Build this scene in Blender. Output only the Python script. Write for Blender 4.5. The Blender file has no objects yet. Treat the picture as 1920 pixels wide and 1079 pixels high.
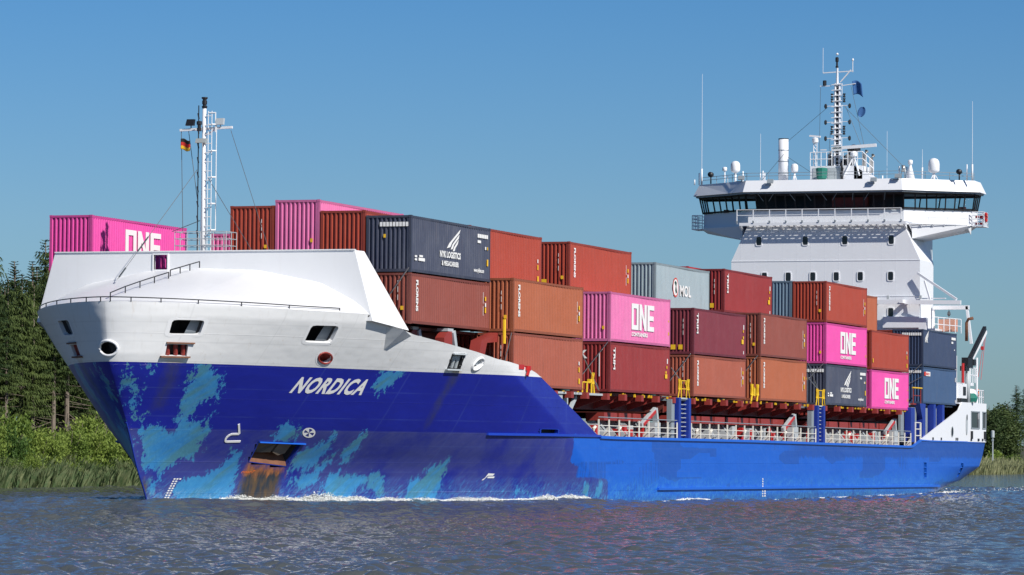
import bpy, math, random
import numpy as np
from mathutils import Vector, Matrix

# ------------------------------------------------------------------ camera, light
scene = bpy.context.scene
col = scene.collection
R = math.radians

CAM = Vector((-210.650, -77.5476, 3.185))
YAW, PITCH, ROLL = R(18.92694), R(2.44854), R(0.47318)
fwd = Vector((math.cos(PITCH)*math.cos(YAW), math.cos(PITCH)*math.sin(YAW), math.sin(PITCH)))
rt0 = Vector((math.sin(YAW), -math.cos(YAW), 0)); up0 = rt0.cross(fwd)
rt = rt0*math.cos(ROLL) + up0*math.sin(ROLL); upv = -rt0*math.sin(ROLL) + up0*math.cos(ROLL)
cam_data = bpy.data.cameras.new('camera'); cam = bpy.data.objects.new('camera', cam_data); col.objects.link(cam)
cam.matrix_world = Matrix(((rt.x, upv.x, -fwd.x, CAM.x), (rt.y, upv.y, -fwd.y, CAM.y), (rt.z, upv.z, -fwd.z, CAM.z), (0, 0, 0, 1)))
cam_data.sensor_width = 36.0; cam_data.lens = 36*7153.25/1920
cam_data.clip_start = 1.0; cam_data.clip_end = 20000
scene.camera = cam

SUN_D = Vector((0.52, 1.0, -0.88)).normalized()          # the way the light travels
sun_el = math.asin(-SUN_D.z); sun_az = math.atan2(-SUN_D.x, -SUN_D.y)
sl = bpy.data.lights.new('sun', 'SUN'); sl.energy = 4.8; sl.angle = R(0.53); sl.color = (1.0, 0.95, 0.88)
so = bpy.data.objects.new('sun', sl); col.objects.link(so)
so.rotation_euler = SUN_D.to_track_quat('-Z', 'Y').to_euler(); so.location = (-60, -100, 90)
world = bpy.data.worlds.new('World'); scene.world = world; world.use_nodes = True
wn = world.node_tree.nodes; wl = world.node_tree.links
bg = wn['Background']; sky = wn.new('ShaderNodeTexSky'); sky.sky_type = 'NISHITA'
sky.sun_disc = False; sky.sun_elevation = sun_el; sky.sun_rotation = sun_az
sky.air_density = 1.0; sky.dust_density = 0.4; sky.ozone_density = 2.0; sky.altitude = 0
# clear northern air: deeper blue towards the horizon than the default sky
wtc = wn.new('ShaderNodeTexCoord'); wsep = wn.new('ShaderNodeSeparateXYZ'); wl.new(wtc.outputs['Generated'], wsep.inputs[0])
wmr = wn.new('ShaderNodeValToRGB'); wl.new(wsep.outputs[2], wmr.inputs[0])
wel = wmr.color_ramp.elements
wel[0].position = 0.0; wel[0].color = (0.70, 1.05, 1.52, 1)
wel[1].position = 0.65; wel[1].color = (0.46, 0.62, 0.95, 1)
e_ = wel.new(0.06); e_.color = (0.66, 1.03, 1.52, 1); e_ = wel.new(0.12); e_.color = (0.46, 0.93, 1.50, 1); e_ = wel.new(0.3); e_.color = (0.44, 0.80, 1.42, 1)
wmx = wn.new('ShaderNodeMix'); wmx.data_type = 'RGBA'; wmx.blend_type = 'MULTIPLY'; wmx.inputs[0].default_value = 1.0
wl.new(sky.outputs[0], wmx.inputs[6]); wl.new(wmr.outputs[0], wmx.inputs[7]); wl.new(wmx.outputs[2], bg.inputs[0]); bg.inputs[1].default_value = 0.05
scene.view_settings.view_transform = 'Standard'; scene.view_settings.look = 'None'
scene.view_settings.exposure = 0.18; scene.view_settings.gamma = 1.0
scene.view_settings.use_curve_mapping = False
scene.cycles.max_bounces = 6; scene.cycles.transparent_max_bounces = 12

rng = random.Random(7)

# ------------------------------------------------------------------ materials
def new_mat(name):
    m = bpy.data.materials.new(name); m.use_nodes = True
    nt = m.node_tree; return m, nt, nt.nodes, nt.links, nt.nodes['Principled BSDF']

def mixc(N, L, fac, a, b, mode='MIX'):
    n = N.new('ShaderNodeMix'); n.data_type = 'RGBA'; n.blend_type = mode
    for sock, val in ((n.inputs[0], fac), (n.inputs[6], a), (n.inputs[7], b)):
        if hasattr(val, 'links'): L.new(val, sock)
        elif isinstance(val, (int, float)): sock.default_value = val
        else: sock.default_value = (*val, 1)
    return n.outputs[2]

def math_(N, L, op, a, b=0.0, c=None):
    n = N.new('ShaderNodeMath'); n.operation = op
    for i, v in enumerate((a, b, c)):
        if v is None: continue
        if hasattr(v, 'links'): L.new(v, n.inputs[i])
        else: n.inputs[i].default_value = v
    return n.outputs[0]

def noise(N, L, vec, scale, detail=4, rough=0.6):
    n = N.new('ShaderNodeTexNoise'); n.inputs['Scale'].default_value = scale
    n.inputs['Detail'].default_value = detail; n.inputs['Roughness'].default_value = rough
    if vec is not None: L.new(vec, n.inputs['Vector'])
    return n.outputs[0]

def ramp(N, L, fac, lo, hi):
    n = N.new('ShaderNodeMapRange'); n.inputs[1].default_value = lo; n.inputs[2].default_value = hi
    L.new(fac, n.inputs[0]); return n.outputs[0]

def mapping(N, L, vec, scale=(1, 1, 1), rot=(0, 0, 0)):
    n = N.new('ShaderNodeMapping'); n.inputs['Scale'].default_value = scale; n.inputs['Rotation'].default_value = rot
    L.new(vec, n.inputs['Vector']); return n.outputs[0]

def paint(name, c, rough=0.45, var=0.12, dirt=0.15, dirt_col=(0.10, 0.075, 0.05), scale=1.0, metal=0.0):
    m, nt, N, L, b = new_mat(name)
    tc = N.new('ShaderNodeTexCoord'); o = tc.outputs['Object']
    n1 = noise(N, L, o, 0.9*scale, 5)
    cc = mixc(N, L, n1, tuple(x*(1-var) for x in c), tuple(min(1, x*(1+var)) for x in c))
    st = noise(N, L, mapping(N, L, o, (2.2*scale, 2.2*scale, 0.22*scale)), 1.6, 6, 0.65)
    f = math_(N, L, 'MULTIPLY', ramp(N, L, st, 0.55, 0.85), dirt)
    cc = mixc(N, L, f, cc, dirt_col)
    L.new(cc, b.inputs['Base Color']); b.inputs['Roughness'].default_value = rough; b.inputs['Metallic'].default_value = metal
    bp = N.new('ShaderNodeBump'); bp.inputs['Strength'].default_value = 0.12; bp.inputs['Distance'].default_value = 0.02
    L.new(noise(N, L, o, 1.3*scale, 3), bp.inputs['Height']); L.new(bp.outputs[0], b.inputs['Normal'])
    return m

def container_paint(name, c, fade=0.10, rust=0.5):
    m, nt, N, L, b = new_mat(name)
    tc = N.new('ShaderNodeTexCoord'); o = tc.outputs['Object']
    oi = N.new('ShaderNodeObjectInfo'); rnd = oi.outputs['Random']
    vadd = N.new('ShaderNodeVectorMath'); vadd.operation = 'ADD'; L.new(o, vadd.inputs[0])
    cb = N.new('ShaderNodeCombineXYZ'); L.new(math_(N, L, 'MULTIPLY', rnd, 37.0), cb.inputs[0]); L.new(math_(N, L, 'MULTIPLY', rnd, 11.0), cb.inputs[1])
    L.new(cb.outputs[0], vadd.inputs[1]); v = vadd.outputs[0]
    n1 = noise(N, L, v, 0.5, 5)
    cc = mixc(N, L, n1, tuple(x*0.9 for x in c), tuple(min(1, x*1.12+0.006) for x in c))
    fd = noise(N, L, mapping(N, L, v, (1.0, 1.0, 0.35)), 1.2, 6, 0.7)
    cc = mixc(N, L, math_(N, L, 'MULTIPLY', ramp(N, L, fd, 0.45, 0.9), fade*3), cc, tuple(min(1, x*0.8+0.12) for x in c))
    st = noise(N, L, mapping(N, L, v, (6, 6, 0.35)), 1.0, 5, 0.7)
    cc = mixc(N, L, math_(N, L, 'MULTIPLY', ramp(N, L, st, 0.60, 0.78), rust), cc, (0.09, 0.04, 0.022))
    L.new(cc, b.inputs['Base Color']); b.inputs['Roughness'].default_value = 0.5
    bp = N.new('ShaderNodeBump'); bp.inputs['Strength'].default_value = 0.55; bp.inputs['Distance'].default_value = 0.05
    L.new(noise(N, L, mapping(N, L, v, (.8, .8, .8)), 1.4, 3), bp.inputs['Height']); L.new(bp.outputs[0], b.inputs['Normal'])
    return m

MAT = {}
MAT['white'] = paint('white ship paint', (0.78, 0.79, 0.80), 0.35, 0.03, 0.10, (0.45, 0.40, 0.33))
MAT['house_white'] = paint('white house paint', (0.76, 0.78, 0.81), 0.4, 0.025, 0.06, (0.45, 0.42, 0.38))
MAT['grey'] = paint('grey deck paint', (0.24, 0.28, 0.31), 0.5, 0.15, 0.4)
MAT['light_grey'] = paint('light grey steel', (0.42, 0.46, 0.48), 0.5, 0.12, 0.4)
MAT['dark_grey'] = paint('dark grey coaming', (0.045, 0.065, 0.08), 0.6, 0.2, 0.4)
MAT['black'] = paint('black fitting', (0.012, 0.013, 0.016), 0.5, 0.2, 0.0)
MAT['hatch_red'] = paint('oxide red hatch paint', (0.27, 0.035, 0.028), 0.5, 0.2, 0.35, (0.07, 0.02, 0.015))
MAT['deck_red'] = paint('oxide red deck', (0.13, 0.03, 0.025), 0.6, 0.2, 0.4, (0.05, 0.02, 0.015))
MAT['bright_red'] = paint('bright red paint', (0.45, 0.02, 0.02), 0.4, 0.1, 0.1)
MAT['post_blue'] = paint('blue post paint', (0.012, 0.035, 0.28), 0.4, 0.15, 0.15)
MAT['cream'] = paint('cream railing paint', (0.74, 0.72, 0.64), 0.45, 0.06, 0.25, (0.30, 0.20, 0.10))
MAT['yellow'] = paint('yellow gate paint', (0.78, 0.50, 0.02), 0.45, 0.1, 0.2)
MAT['wire'] = paint('steel wire', (0.06, 0.07, 0.08), 0.5, 0.1, 0.0)
MAT['steel'] = paint('bare steel', (0.38, 0.38, 0.37), 0.35, 0.1, 0.1, metal=0.7)
MAT['orange'] = paint('orange plastic', (0.65, 0.16, 0.04), 0.45, 0.1, 0.1)
MAT['pale_orange'] = paint('faded orange cover', (0.55, 0.28, 0.20), 0.6, 0.1, 0.1)
MAT['green_cover'] = paint('green canvas', (0.01, 0.16, 0.12), 0.7, 0.25, 0.1)
MAT['letter_white'] = paint('white lettering', (0.80, 0.80, 0.78), 0.5, 0.05, 0.12, (0.45, 0.42, 0.38))
MAT['letter_yellow'] = paint('yellow marking', (0.80, 0.48, 0.02), 0.5, 0.08, 0.1)
MAT['letter_red'] = paint('red marking', (0.60, 0.05, 0.03), 0.5, 0.08, 0.1)
MAT['letter_dark'] = paint('dark marking', (0.02, 0.06, 0.04), 0.5, 0.08, 0.1)
MAT['lamp_glass'] = paint('lamp glass', (0.30, 0.33, 0.33), 0.2, 0.1, 0.0)

def glass_mat(name, c, rough=0.08):
    m, nt, N, L, b = new_mat(name)
    tc = N.new('ShaderNodeTexCoord')
    n1 = noise(N, L, tc.outputs['Object'], 0.7, 3)
    L.new(mixc(N, L, n1, tuple(x*0.6 for x in c), tuple(x*1.5 for x in c)), b.inputs['Base Color'])
    b.inputs['Roughness'].default_value = rough; b.inputs['Specular IOR Level'].default_value = 0.5
    return m
MAT['window'] = glass_mat('dark window glass', (0.012, 0.014, 0.018))
def clear_glass():
    m, nt, N, L, b = new_mat('bridge window glass')
    out = N['Material Output']; N.remove(b)
    tr = N.new('ShaderNodeBsdfTransparent'); tr.inputs[0].default_value = (0.80, 0.87, 0.88, 1)
    gl = N.new('ShaderNodeBsdfGlossy'); gl.inputs['Roughness'].default_value = 0.03
    mx = N.new('ShaderNodeMixShader'); fr = N.new('ShaderNodeFresnel'); fr.inputs[0].default_value = 1.5
    L.new(math_(N, L, 'MULTIPLY', fr.outputs[0], 0.35), mx.inputs[0]); L.new(tr.outputs[0], mx.inputs[1]); L.new(gl.outputs[0], mx.inputs[2]); L.new(mx.outputs[0], out.inputs[0])
    return m
MAT['glass'] = clear_glass()

# ------------------------------------------------------------------ mesh builder
class MB:
    def __init__(s): s.v = []; s.f = []; s.marks = []
    def nx(s): s.marks.append(len(s.v)); return s
    def add(s, vs, fs):
        o = len(s.v); s.v += [tuple(p) for p in vs]; s.f += [tuple(i+o for i in q) for q in fs]
    def box(s, x0, x1, y0, y1, z0, z1):
        s.add([(x, y, z) for x in (x0, x1) for y in (y0, y1) for z in (z0, z1)],
              [(0, 1, 3, 2), (4, 6, 7, 5), (0, 4, 5, 1), (2, 3, 7, 6), (0, 2, 6, 4), (1, 5, 7, 3)])
        return s
    def beam(s, p0, p1, w, h=None, up=(0, 0, 1)):
        h = h or w; p0 = Vector(p0); p1 = Vector(p1); d = (p1-p0).normalized(); u = Vector(up)
        if abs(d.dot(u)) > 0.98: u = Vector((1, 0, 0))
        a = d.cross(u).normalized()*w/2; b = a.cross(d).normalized()*h/2
        s.add([p+i*a+j*b for p in (p0, p1) for i, j in ((-1, -1), (1, -1), (1, 1), (-1, 1))],
              [(3, 2, 1, 0), (4, 5, 6, 7), (0, 1, 5, 4), (1, 2, 6, 5), (2, 3, 7, 6), (3, 0, 4, 7)])
        return s
    def tube(s, pts, r, n=8, r1=None):
        pts = [Vector(p) for p in pts]; k = len(pts); rings = []
        for i, p in enumerate(pts):
            d = (pts[min(i+1, k-1)]-pts[max(i-1, 0)]).normalized()
            u = Vector((0, 0, 1)) if abs(d.z) < 0.95 else Vector((1, 0, 0))
            a = d.cross(u).normalized(); b = a.cross(d).normalized()
            rr = r if r1 is None else r+(r1-r)*i/(k-1)
            rings.append([p+rr*(math.cos(2*math.pi*j/n)*a+math.sin(2*math.pi*j/n)*b) for j in range(n)])
        vs = [q for ring in rings for q in ring]; fs = []
        for i in range(k-1):
            for j in range(n):
                fs.append((i*n+j, i*n+(j+1) % n, (i+1)*n+(j+1) % n, (i+1)*n+j))
        fs.append(tuple(range(n))[::-1]); fs.append(tuple((k-1)*n+j for j in range(n)))
        s.add(vs, fs); return s
    def lathe(s, c, prof, n=16):
        c = Vector(c); vs = []; fs = []
        for r, z in prof:
            for j in range(n):
                a = 2*math.pi*j/n; vs.append(c+Vector((r*math.cos(a), r*math.sin(a), z)))
        for i in range(len(prof)-1):
            for j in range(n):
                fs.append((i*n+j, i*n+(j+1) % n, (i+1)*n+(j+1) % n, (i+1)*n+j))
        fs.append(tuple(range(n))[::-1]); fs.append(tuple((len(prof)-1)*n+j for j in range(n)))
        s.add(vs, fs); return s
    def prism(s, pts, vec):
        vec = Vector(vec); n = len(pts); pts = [Vector(p) for p in pts]
        s.add(pts+[p+vec for p in pts], [tuple(range(n)), tuple(range(2*n-1, n-1, -1))]+[(i, i+n, (i+1) % n+n, (i+1) % n) for i in range(n)])
        return s
    def quad(s, *p):
        s.add(p, [tuple(range(len(p)))]); return s
    def build(s, name, mat, parent=None, smooth=False, recalc=True):
        me = bpy.data.meshes.new(name); me.from_pydata(s.v, [], s.f)
        if recalc:
            import bmesh
            bm = bmesh.new(); bm.from_mesh(me); bmesh.ops.recalc_face_normals(bm, faces=bm.faces); bm.to_mesh(me); bm.free()
        me.materials.append(MAT[mat] if isinstance(mat, str) else mat)
        if smooth: me.polygons.foreach_set('use_smooth', [True]*len(me.polygons))
        o = bpy.data.objects.new(name, me); col.objects.link(o)
        if parent is not None: o.parent = parent
        return o

def split(mb, name, mat, parent=None, smooth=False):
    """one object for every piece between the builder's marks"""
    cuts = [0]+[m for m in mb.marks if m]+[len(mb.v)]; out = []
    for a, b in zip(cuts[:-1], cuts[1:]):
        if b <= a: continue
        q = MB(); q.v = mb.v[a:b]; q.f = [tuple(i-a for i in f) for f in mb.f if a <= f[0] < b]
        o = q.build(name, mat, parent or ship, smooth); out.append(o)
        o.matrix_parent_inverse = Matrix.Translation((-26, 0, 0)) if parent is None else Matrix.Identity(4)
    return out

def empty(name, loc=(0, 0, 0)):
    o = bpy.data.objects.new(name, None); col.objects.link(o); o.location = loc; o.empty_display_size = 0.3; return o
def tag(o, label=None, cat=None, group=None, kind=None):
    if label: o['label'] = label
    if cat: o['category'] = cat
    if group: o['group'] = group
    if kind: o['kind'] = kind
    return o

def text_mesh(body, size, bold=0.0, shear=0.0, space=1.0):
    """Flat lettering polygons in the XY plane, left bottom at the origin; returns verts, faces, width."""
    cu = bpy.data.curves.new('lettering', 'FONT'); cu.body = body; cu.size = size; cu.offset = bold; cu.shear = shear
    cu.space_character = space; cu.resolution_u = 3
    ob = bpy.data.objects.new('lettering', cu); col.objects.link(ob)
    dg = bpy.context.evaluated_depsgraph_get(); me = bpy.data.meshes.new_from_object(ob.evaluated_get(dg))
    vs = [tuple(v.co) for v in me.vertices]; fs = [tuple(p.vertices) for p in me.polygons]
    bpy.data.objects.remove(ob); bpy.data.curves.remove(cu); bpy.data.meshes.remove(me)
    x0 = min(v[0] for v in vs); x1 = max(v[0] for v in vs); y0 = min(v[1] for v in vs); y1 = max(v[1] for v in vs)
    return [(x-x0, y-y0) for x, y, _ in vs], fs, x1-x0, y1-y0

# ------------------------------------------------------------------ hull form
B = 11.7
ZL = np.array([-2.0, 0.75, 2.2, 4.3, 7.2, 10.0])
XS = np.array([-38.3, -39.4, -40.6, -41.75, -43.98, -44.5])
LB = np.array([38.5, 37.0, 35.7, 32.8, 25.74, 24.26])
NN = np.array([1.55, 1.545, 1.46, 1.53, 1.20, 1.75])
MM = np.array([.98, .98, .99, 1.20, 1.50, 1.58])
def pl(z, a):                                            # smoothed interpolation between the levels
    zz = np.asarray(z, float); acc = 0
    for d in (-0.5, 0, 0.5): acc = acc+np.interp(zz+d, ZL, a)
    return acc/3
ZT = [(-60, 10.2), (-44.5, 10.18), (-41, 10.09), (-37, 9.99), (-33, 9.95), (-32, 9.83), (-30.2, 9.3), (-28.9, 9.03),
      (-24.2, 8.49), (-22.6, 8.31), (-20.4, 8.01), (-17.5, 7.79), (-15.6, 7.6), (-14.4, 7.4), (-13.3, 7.1), (-3.2, 4.05), (0, 4.02), (30, 3.98), (60, 3.85), (76, 3.78), (79, 4.3), (83, 4.25), (120, 4.22)]
def ztop(X): return np.interp(X, [a for a, b in ZT], [b for a, b in ZT])
def zpaint(X): return 7.19+0.14*np.clip((-28-np.asarray(X, float))/22, 0, 2)
def halfb(X, z):
    X = np.asarray(X, float); s = np.clip((X-pl(z, XS))/pl(z, LB), 0, 1)
    y = B*(1-(1-s)**pl(z, NN))**(1/pl(z, MM))
    # run aft: the low levels draw in towards the transom
    xe = np.interp(z, [-2, 0, 1, 2, 4, 8], [92, 98.2, 100.6, 102.6, 103.6, 103.9])
    k = np.clip((X-76)/np.maximum(xe-76, 1), 0, 1)
    cut = np.interp(z, [-2, 0, 1.0, 2.2, 4], [9, 4.5, 1.6, 0.35, 0.1])
    return y-cut*k**3
def xend(z): return np.interp(z, [-2, 0, 1, 2, 3, 4, 8], [92, 98.2, 100.6, 102.4, 103.3, 103.6, 103.9])

# paint areas, wear and rust as outlines on the port side (x along the ship, z up)
PATCH = {"P1":[[-43.53,7.31],[-43.41,7.31],[-42.99,6.58],[-42.31,5.75],[-41.85,5.06],[-41.58,4.88],[-41.35,4.29],[-41.63,4.28],[-42.3,5.23],[-43.14,6.37]],"P3":[[-41.03,7.390000000000001],[-40.47,7.430000000000001],[-39.5,6.92],[-38.68,6.08],[-38.47,5.56],[-39.1,5.44],[-39.29,5.18],[-39.02,4.5],[-39.22,4.24],[-39.71,4.33],[-40.18,5.27],[-40.66,6.37]],"P2":[[-41.44,4.29],[-40.67,4.3],[-39.67,4.05],[-39.8,4.62],[-39.63,4.96],[-39.08,4.5],[-38.18,4.25],[-38.64,4.98],[-38.26,4.85],[-37.87,4.12],[-37.54,3.86],[-37.98,3.67],[-37.39,3.2],[-37.49,2.62],[-38.27,2.54],[-38.48,2.14],[-39.32,2.01],[-40.34,2.27],[-40.76,2.86]],"P4":[[-37.92,1.62],[-35.97,2.01],[-35.62,2.68],[-35.58,3.08],[-34.86,3.03],[-34.44,2.15],[-34.6,1.62],[-34.51,0.95],[-35.05,0.25000000000000006],[-37.56,0.37000000000000005],[-38.07,1.22]],"P5":[[-39.71,1.61],[-38.95,1.62],[-39.01,1.35],[-39.05,0.83],[-39.47,1.09]],"P6":[[-34.01,3.73],[-33.93,4.27],[-33.61,4.57],[-32.72,4.28],[-32.3,3.83],[-32.25,3.51],[-33.69,3.55]],"P7":[[-31.11,2.08],[-31.56,2.97],[-31.39,3.19],[-30.73,3.38],[-30.29,3.52],[-30.29,4.01],[-29.99,4.15],[-29.59,3.17],[-29.58,2.57],[-29.65,2.16],[-30.33,2.08]],"P8":[[-30.72,1.45],[-30.73,1.75],[-29.7,2.24],[-29.07,2.9],[-28.9,2.99],[-28.76,2.52],[-29.25,1.97],[-29.09,1.59],[-29.46,1.31],[-29.88,1.04],[-30.5,1.26]],"P9":[[-28.55,1.34],[-28.37,1.89],[-27.55,1.92],[-24.14,1.95],[-24.18,1.47],[-24.21,0.42],[-25.15,1.2],[-25.97,1.2],[-26.41,0.43],[-26.99,0.38000000000000006],[-28.44,0.55]],"P10":[[-22.59,0.5800000000000001],[-22.24,1.55],[-21.27,2.17],[-20.34,2.72],[-19.95,2.66],[-19.69,1.95],[-19.67,1.32],[-20.0,0.29],[-21.0,0.46],[-21.83,0.3]],"P11":[[-28.62,3.04],[-28.4,3.95],[-27.88,4.17],[-27.67,3.21],[-27.44,2.3],[-27.69,2.11]],"P12":[[-13.06,0.75],[-12.86,1.07],[-11.42,1.06],[-11.45,0.74]],"P14":[[-29.83,7.37],[-27.26,7.3500000000000005],[-28.1,6.77],[-28.19,6.44],[-28.83,6.07],[-29.36,6.17]],"P15":[[-42.69,7.02],[-42.6,7.03],[-42.42,6.67],[-42.5,6.67]],"P16":[[-5.44,0.97],[-5.39,1.58],[-4.71,1.21],[-4.79,0.73]],"P17":[[-3.61,0.66],[-2.95,1.42],[-2.11,1.56],[-2.7,0.59]]}
RUST = [[[-34.25,2.55],[-31.61,2.35],[-31.44,1.89],[-31.46,1.34],[-31.4,0.3],[-34.17,0.3],[-34.12,1.62]], [[-40.1,0.2],[-40.0,1.6],[-39.62,1.5],[-39.15,0.2]]]
STAIN = [[[-24.34,7.5],[-23.28,7.5],[-23.25,6.65],[-23.46,5.95],[-23.4,4.41],[-23.93,4.24],[-24.18,5.66],[-24.18,6.74]], [[-42.4,7.5],[-41.5,7.5],[-41.1,6.4],[-40.8,5.0],[-41.4,5.0],[-41.9,6.4]]]
BRIGHT = [[[-7.72,4.12],[-7.84,2.57],[-6.6,2.33],[-6.65,1.7],[-4.42,1.69],[-1.43,1.59],[-1.18,-3],[130,-3],[130,9],[-3,9],[-3.2,4.07]]]
def sdf(polys, X, Z):
    best = np.full(X.shape, -9.0)
    for poly in polys:
        p = np.array(poly); d = np.full(X.shape, 1e9); ins = np.zeros(X.shape, bool); n = len(p)
        for i in range(n):
            a, b = p[i], p[(i+1) % n]; e = b-a; l2 = max(e@e, 1e-9)
            t = np.clip(((X-a[0])*e[0]+(Z-a[1])*e[1])/l2, 0, 1)
            d = np.minimum(d, np.hypot(X-a[0]-t*e[0], Z-a[1]-t*e[1]))
            c = ((a[1] > Z) != (b[1] > Z)) & (X < (b[0]-a[0])*(Z-a[1])/(b[1]-a[1]+1e-12)+a[0]); ins ^= c
        best = np.maximum(best, np.where(ins, d, -d))
    return np.clip(best, -2, 2)

def hull_material(kind):
    m, nt, N, L, b = new_mat('hull paint '+kind)
    tc = N.new('ShaderNodeTexCoord'); o = tc.outputs['Object']
    sep = N.new('ShaderNodeSeparateXYZ'); L.new(o, sep.inputs[0]); x, y, z = sep.outputs
    def att(n):
        a = N.new('ShaderNodeAttribute'); a.attribute_name = n; return a.outputs['Fac']
    # streaks run up and aft, as scrapes along lock walls do
    al = math_(N, L, 'ADD', x, z); ac = math_(N, L, 'SUBTRACT', x, z)
    cb = N.new('ShaderNodeCombineXYZ'); L.new(math_(N, L, 'MULTIPLY', al, 0.5), cb.inputs[0]); L.new(math_(N, L, 'MULTIPLY', ac, 3.2), cb.inputs[1]); L.new(y, cb.inputs[2])
    slant = cb.outputs[0]
    nf = noise(N, L, mapping(N, L, o, (1.6, 1.6, 0.8)), 6.0, 6, 0.75); ns = noise(N, L, slant, 1.2, 6, 0.7); nb = noise(N, L, o, 0.35, 5)
    nv = noise(N, L, mapping(N, L, o, (2.5, 2.5, 0.25)), 1.5, 6, 0.65)
    if kind == 'white':
        cc = mixc(N, L, nb, (0.70, 0.715, 0.72), (0.78, 0.785, 0.785))
        cc = mixc(N, L, math_(N, L, 'MULTIPLY', ramp(N, L, nv, 0.55, 0.8), 0.25), cc, (0.42, 0.40, 0.36))
        sz = math_(N, L, 'LESS_THAN', math_(N, L, 'ABSOLUTE', math_(N, L, 'SUBTRACT', math_(N, L, 'FRACT', math_(N, L, 'DIVIDE', math_(N, L, 'ADD', z, .55), 0.93)), 0.5)), 0.035)
        sx_ = math_(N, L, 'LESS_THAN', math_(N, L, 'ABSOLUTE', math_(N, L, 'SUBTRACT', math_(N, L, 'FRACT', math_(N, L, 'DIVIDE', math_(N, L, 'ADD', x, 1.3), 4.3)), 0.5)), 0.008)
        cc = mixc(N, L, math_(N, L, 'MULTIPLY', math_(N, L, 'MAXIMUM', sz, sx_), math_(N, L, 'MULTIPLY', nb, 0.28)), cc, (0.40, 0.41, 0.42))  # shading along the weld seams, painted in as thin darker lines
        # faint rust runs below fittings
        rs = noise(N, L, mapping(N, L, o, (3.0, 3.0, 0.18)), 1.2, 5, 0.7)
        cc = mixc(N, L, math_(N, L, 'MULTIPLY', ramp(N, L, rs, 0.62, 0.74), 0.28), cc, (0.40, 0.26, 0.12))
        cc = mixc(N, L, math_(N, L, 'MULTIPLY', ramp(N, L, att('stain'), 0.0, 0.25), 0.55), cc, (0.45, 0.30, 0.12))
    else:
        deep = mixc(N, L, nb, (0.009, 0.014, 0.24), (0.013, 0.024, 0.34))
        worn = mixc(N, L, ramp(N, L, math_(N, L, 'ADD', math_(N, L, 'MULTIPLY', ns, .55), math_(N, L, 'MULTIPLY', nb, .45)), 0.3, 0.75), (0.020, 0.032, 0.24), (0.066, 0.078, 0.26))
        low = math_(N, L, 'MULTIPLY', ramp(N, L, math_(N, L, 'ADD', math_(N, L, 'SUBTRACT', 4.12, z), math_(N, L, 'MULTIPLY', math_(N, L, 'SUBTRACT', nb, 0.5), 0.02)), -0.02, 0.02), 1.0)
        fw = math_(N, L, 'MULTIPLY', low, ramp(N, L, nb, 0.25, 0.5))
        base = mixc(N, L, fw, deep, worn)
        # newer bright blue coat aft, with rolled-on touch-up squares
        vo = N.new('ShaderNodeTexVoronoi'); vo.distance = 'CHEBYCHEV'; vo.inputs['Scale'].default_value = 0.30
        L.new(mapping(N, L, o, (0.45, 0.01, 2.2)), vo.inputs['Vector'])
        sx = N.new('ShaderNodeSeparateColor'); L.new(vo.outputs['Color'], sx.inputs[0])
        sq = math_(N, L, 'MULTIPLY', ramp(N, L, math_(N, L, 'ADD', sx.outputs[0], math_(N, L, 'MULTIPLY', math_(N, L, 'SUBTRACT', nv, 0.5), 0.7)), 0.62, 0.66), 0.75)
        aft = mixc(N, L, math_(N, L, 'ADD', math_(N, L, 'MULTIPLY', nb, .5), math_(N, L, 'MULTIPLY', nv, .5)), (0.006, 0.085, 0.47), (0.010, 0.125, 0.62))
        aft = mixc(N, L, sq, aft, (0.012, 0.075, 0.37))
        edge = math_(N, L, 'ADD', z, math_(N, L, 'MULTIPLY', math_(N, L, 'SUBTRACT', nv, 0.5), 1.1))
        far = ramp(N, L, x, 38, 42)
        top = math_(N, L, 'MULTIPLY', math_(N, L, 'MULTIPLY', ramp(N, L, edge, 2.86, 2.94), far), 0.85)
        aft = mixc(N, L, top, aft, (0.012, 0.072, 0.36))
        br = ramp(N, L, math_(N, L, 'ADD', att('bright'), math_(N, L, 'MULTIPLY', math_(N, L, 'SUBTRACT', ns, 0.5), 0.5)), -0.03, 0.03)
        base = mixc(N, L, br, base, aft)
        # old light blue coat showing through
        rag = math_(N, L, 'ADD', math_(N, L, 'ADD', att('patch'), math_(N, L, 'MULTIPLY', math_(N, L, 'ADD', math_(N, L, 'MULTIPLY', math_(N, L, 'SUBTRACT', ns, 0.5), 0.7), math_(N, L, 'MULTIPLY', math_(N, L, 'SUBTRACT', nv, 0.5), 1.3)), 1.0)), math_(N, L, 'MULTIPLY', math_(N, L, 'SUBTRACT', nf, 0.5), 0.9))
        nm = noise(N, L, mapping(N, L, o, (1.0, 1.0, .6)), 1.5, 6, 0.72)
        rag = math_(N, L, 'ADD', rag, math_(N, L, 'MULTIPLY', math_(N, L, 'SUBTRACT', nm, 0.52), 1.6))
        pc = mixc(N, L, ramp(N, L, math_(N, L, 'ADD', math_(N, L, 'MULTIPLY', nb, .7), math_(N, L, 'MULTIPLY', nv, .3)), 0.35, 0.65), (0.028, 0.18, 0.44), (0.05, 0.26, 0.52))
        pc = mixc(N, L, math_(N, L, 'MULTIPLY', ramp(N, L, noise(N, L, slant, 0.30, 3), 0.46, 0.62), 0.8), pc, (0.065, 0.20, 0.24))
        pc = mixc(N, L, math_(N, L, 'MULTIPLY', ramp(N, L, nf, .5, .75), .5), pc, (0.10, 0.33, 0.56))
        base = mixc(N, L, ramp(N, L, rag, 0.0, 0.05), base, pc)
        base = mixc(N, L, math_(N, L, 'MULTIPLY', ramp(N, L, math_(N, L, 'ADD', z, math_(N, L, 'MULTIPLY', math_(N, L, 'SUBTRACT', nv, 0.5), 0.5)), 0.62, 0.30), 0.45), base, (0.030, 0.045, 0.06))
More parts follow.
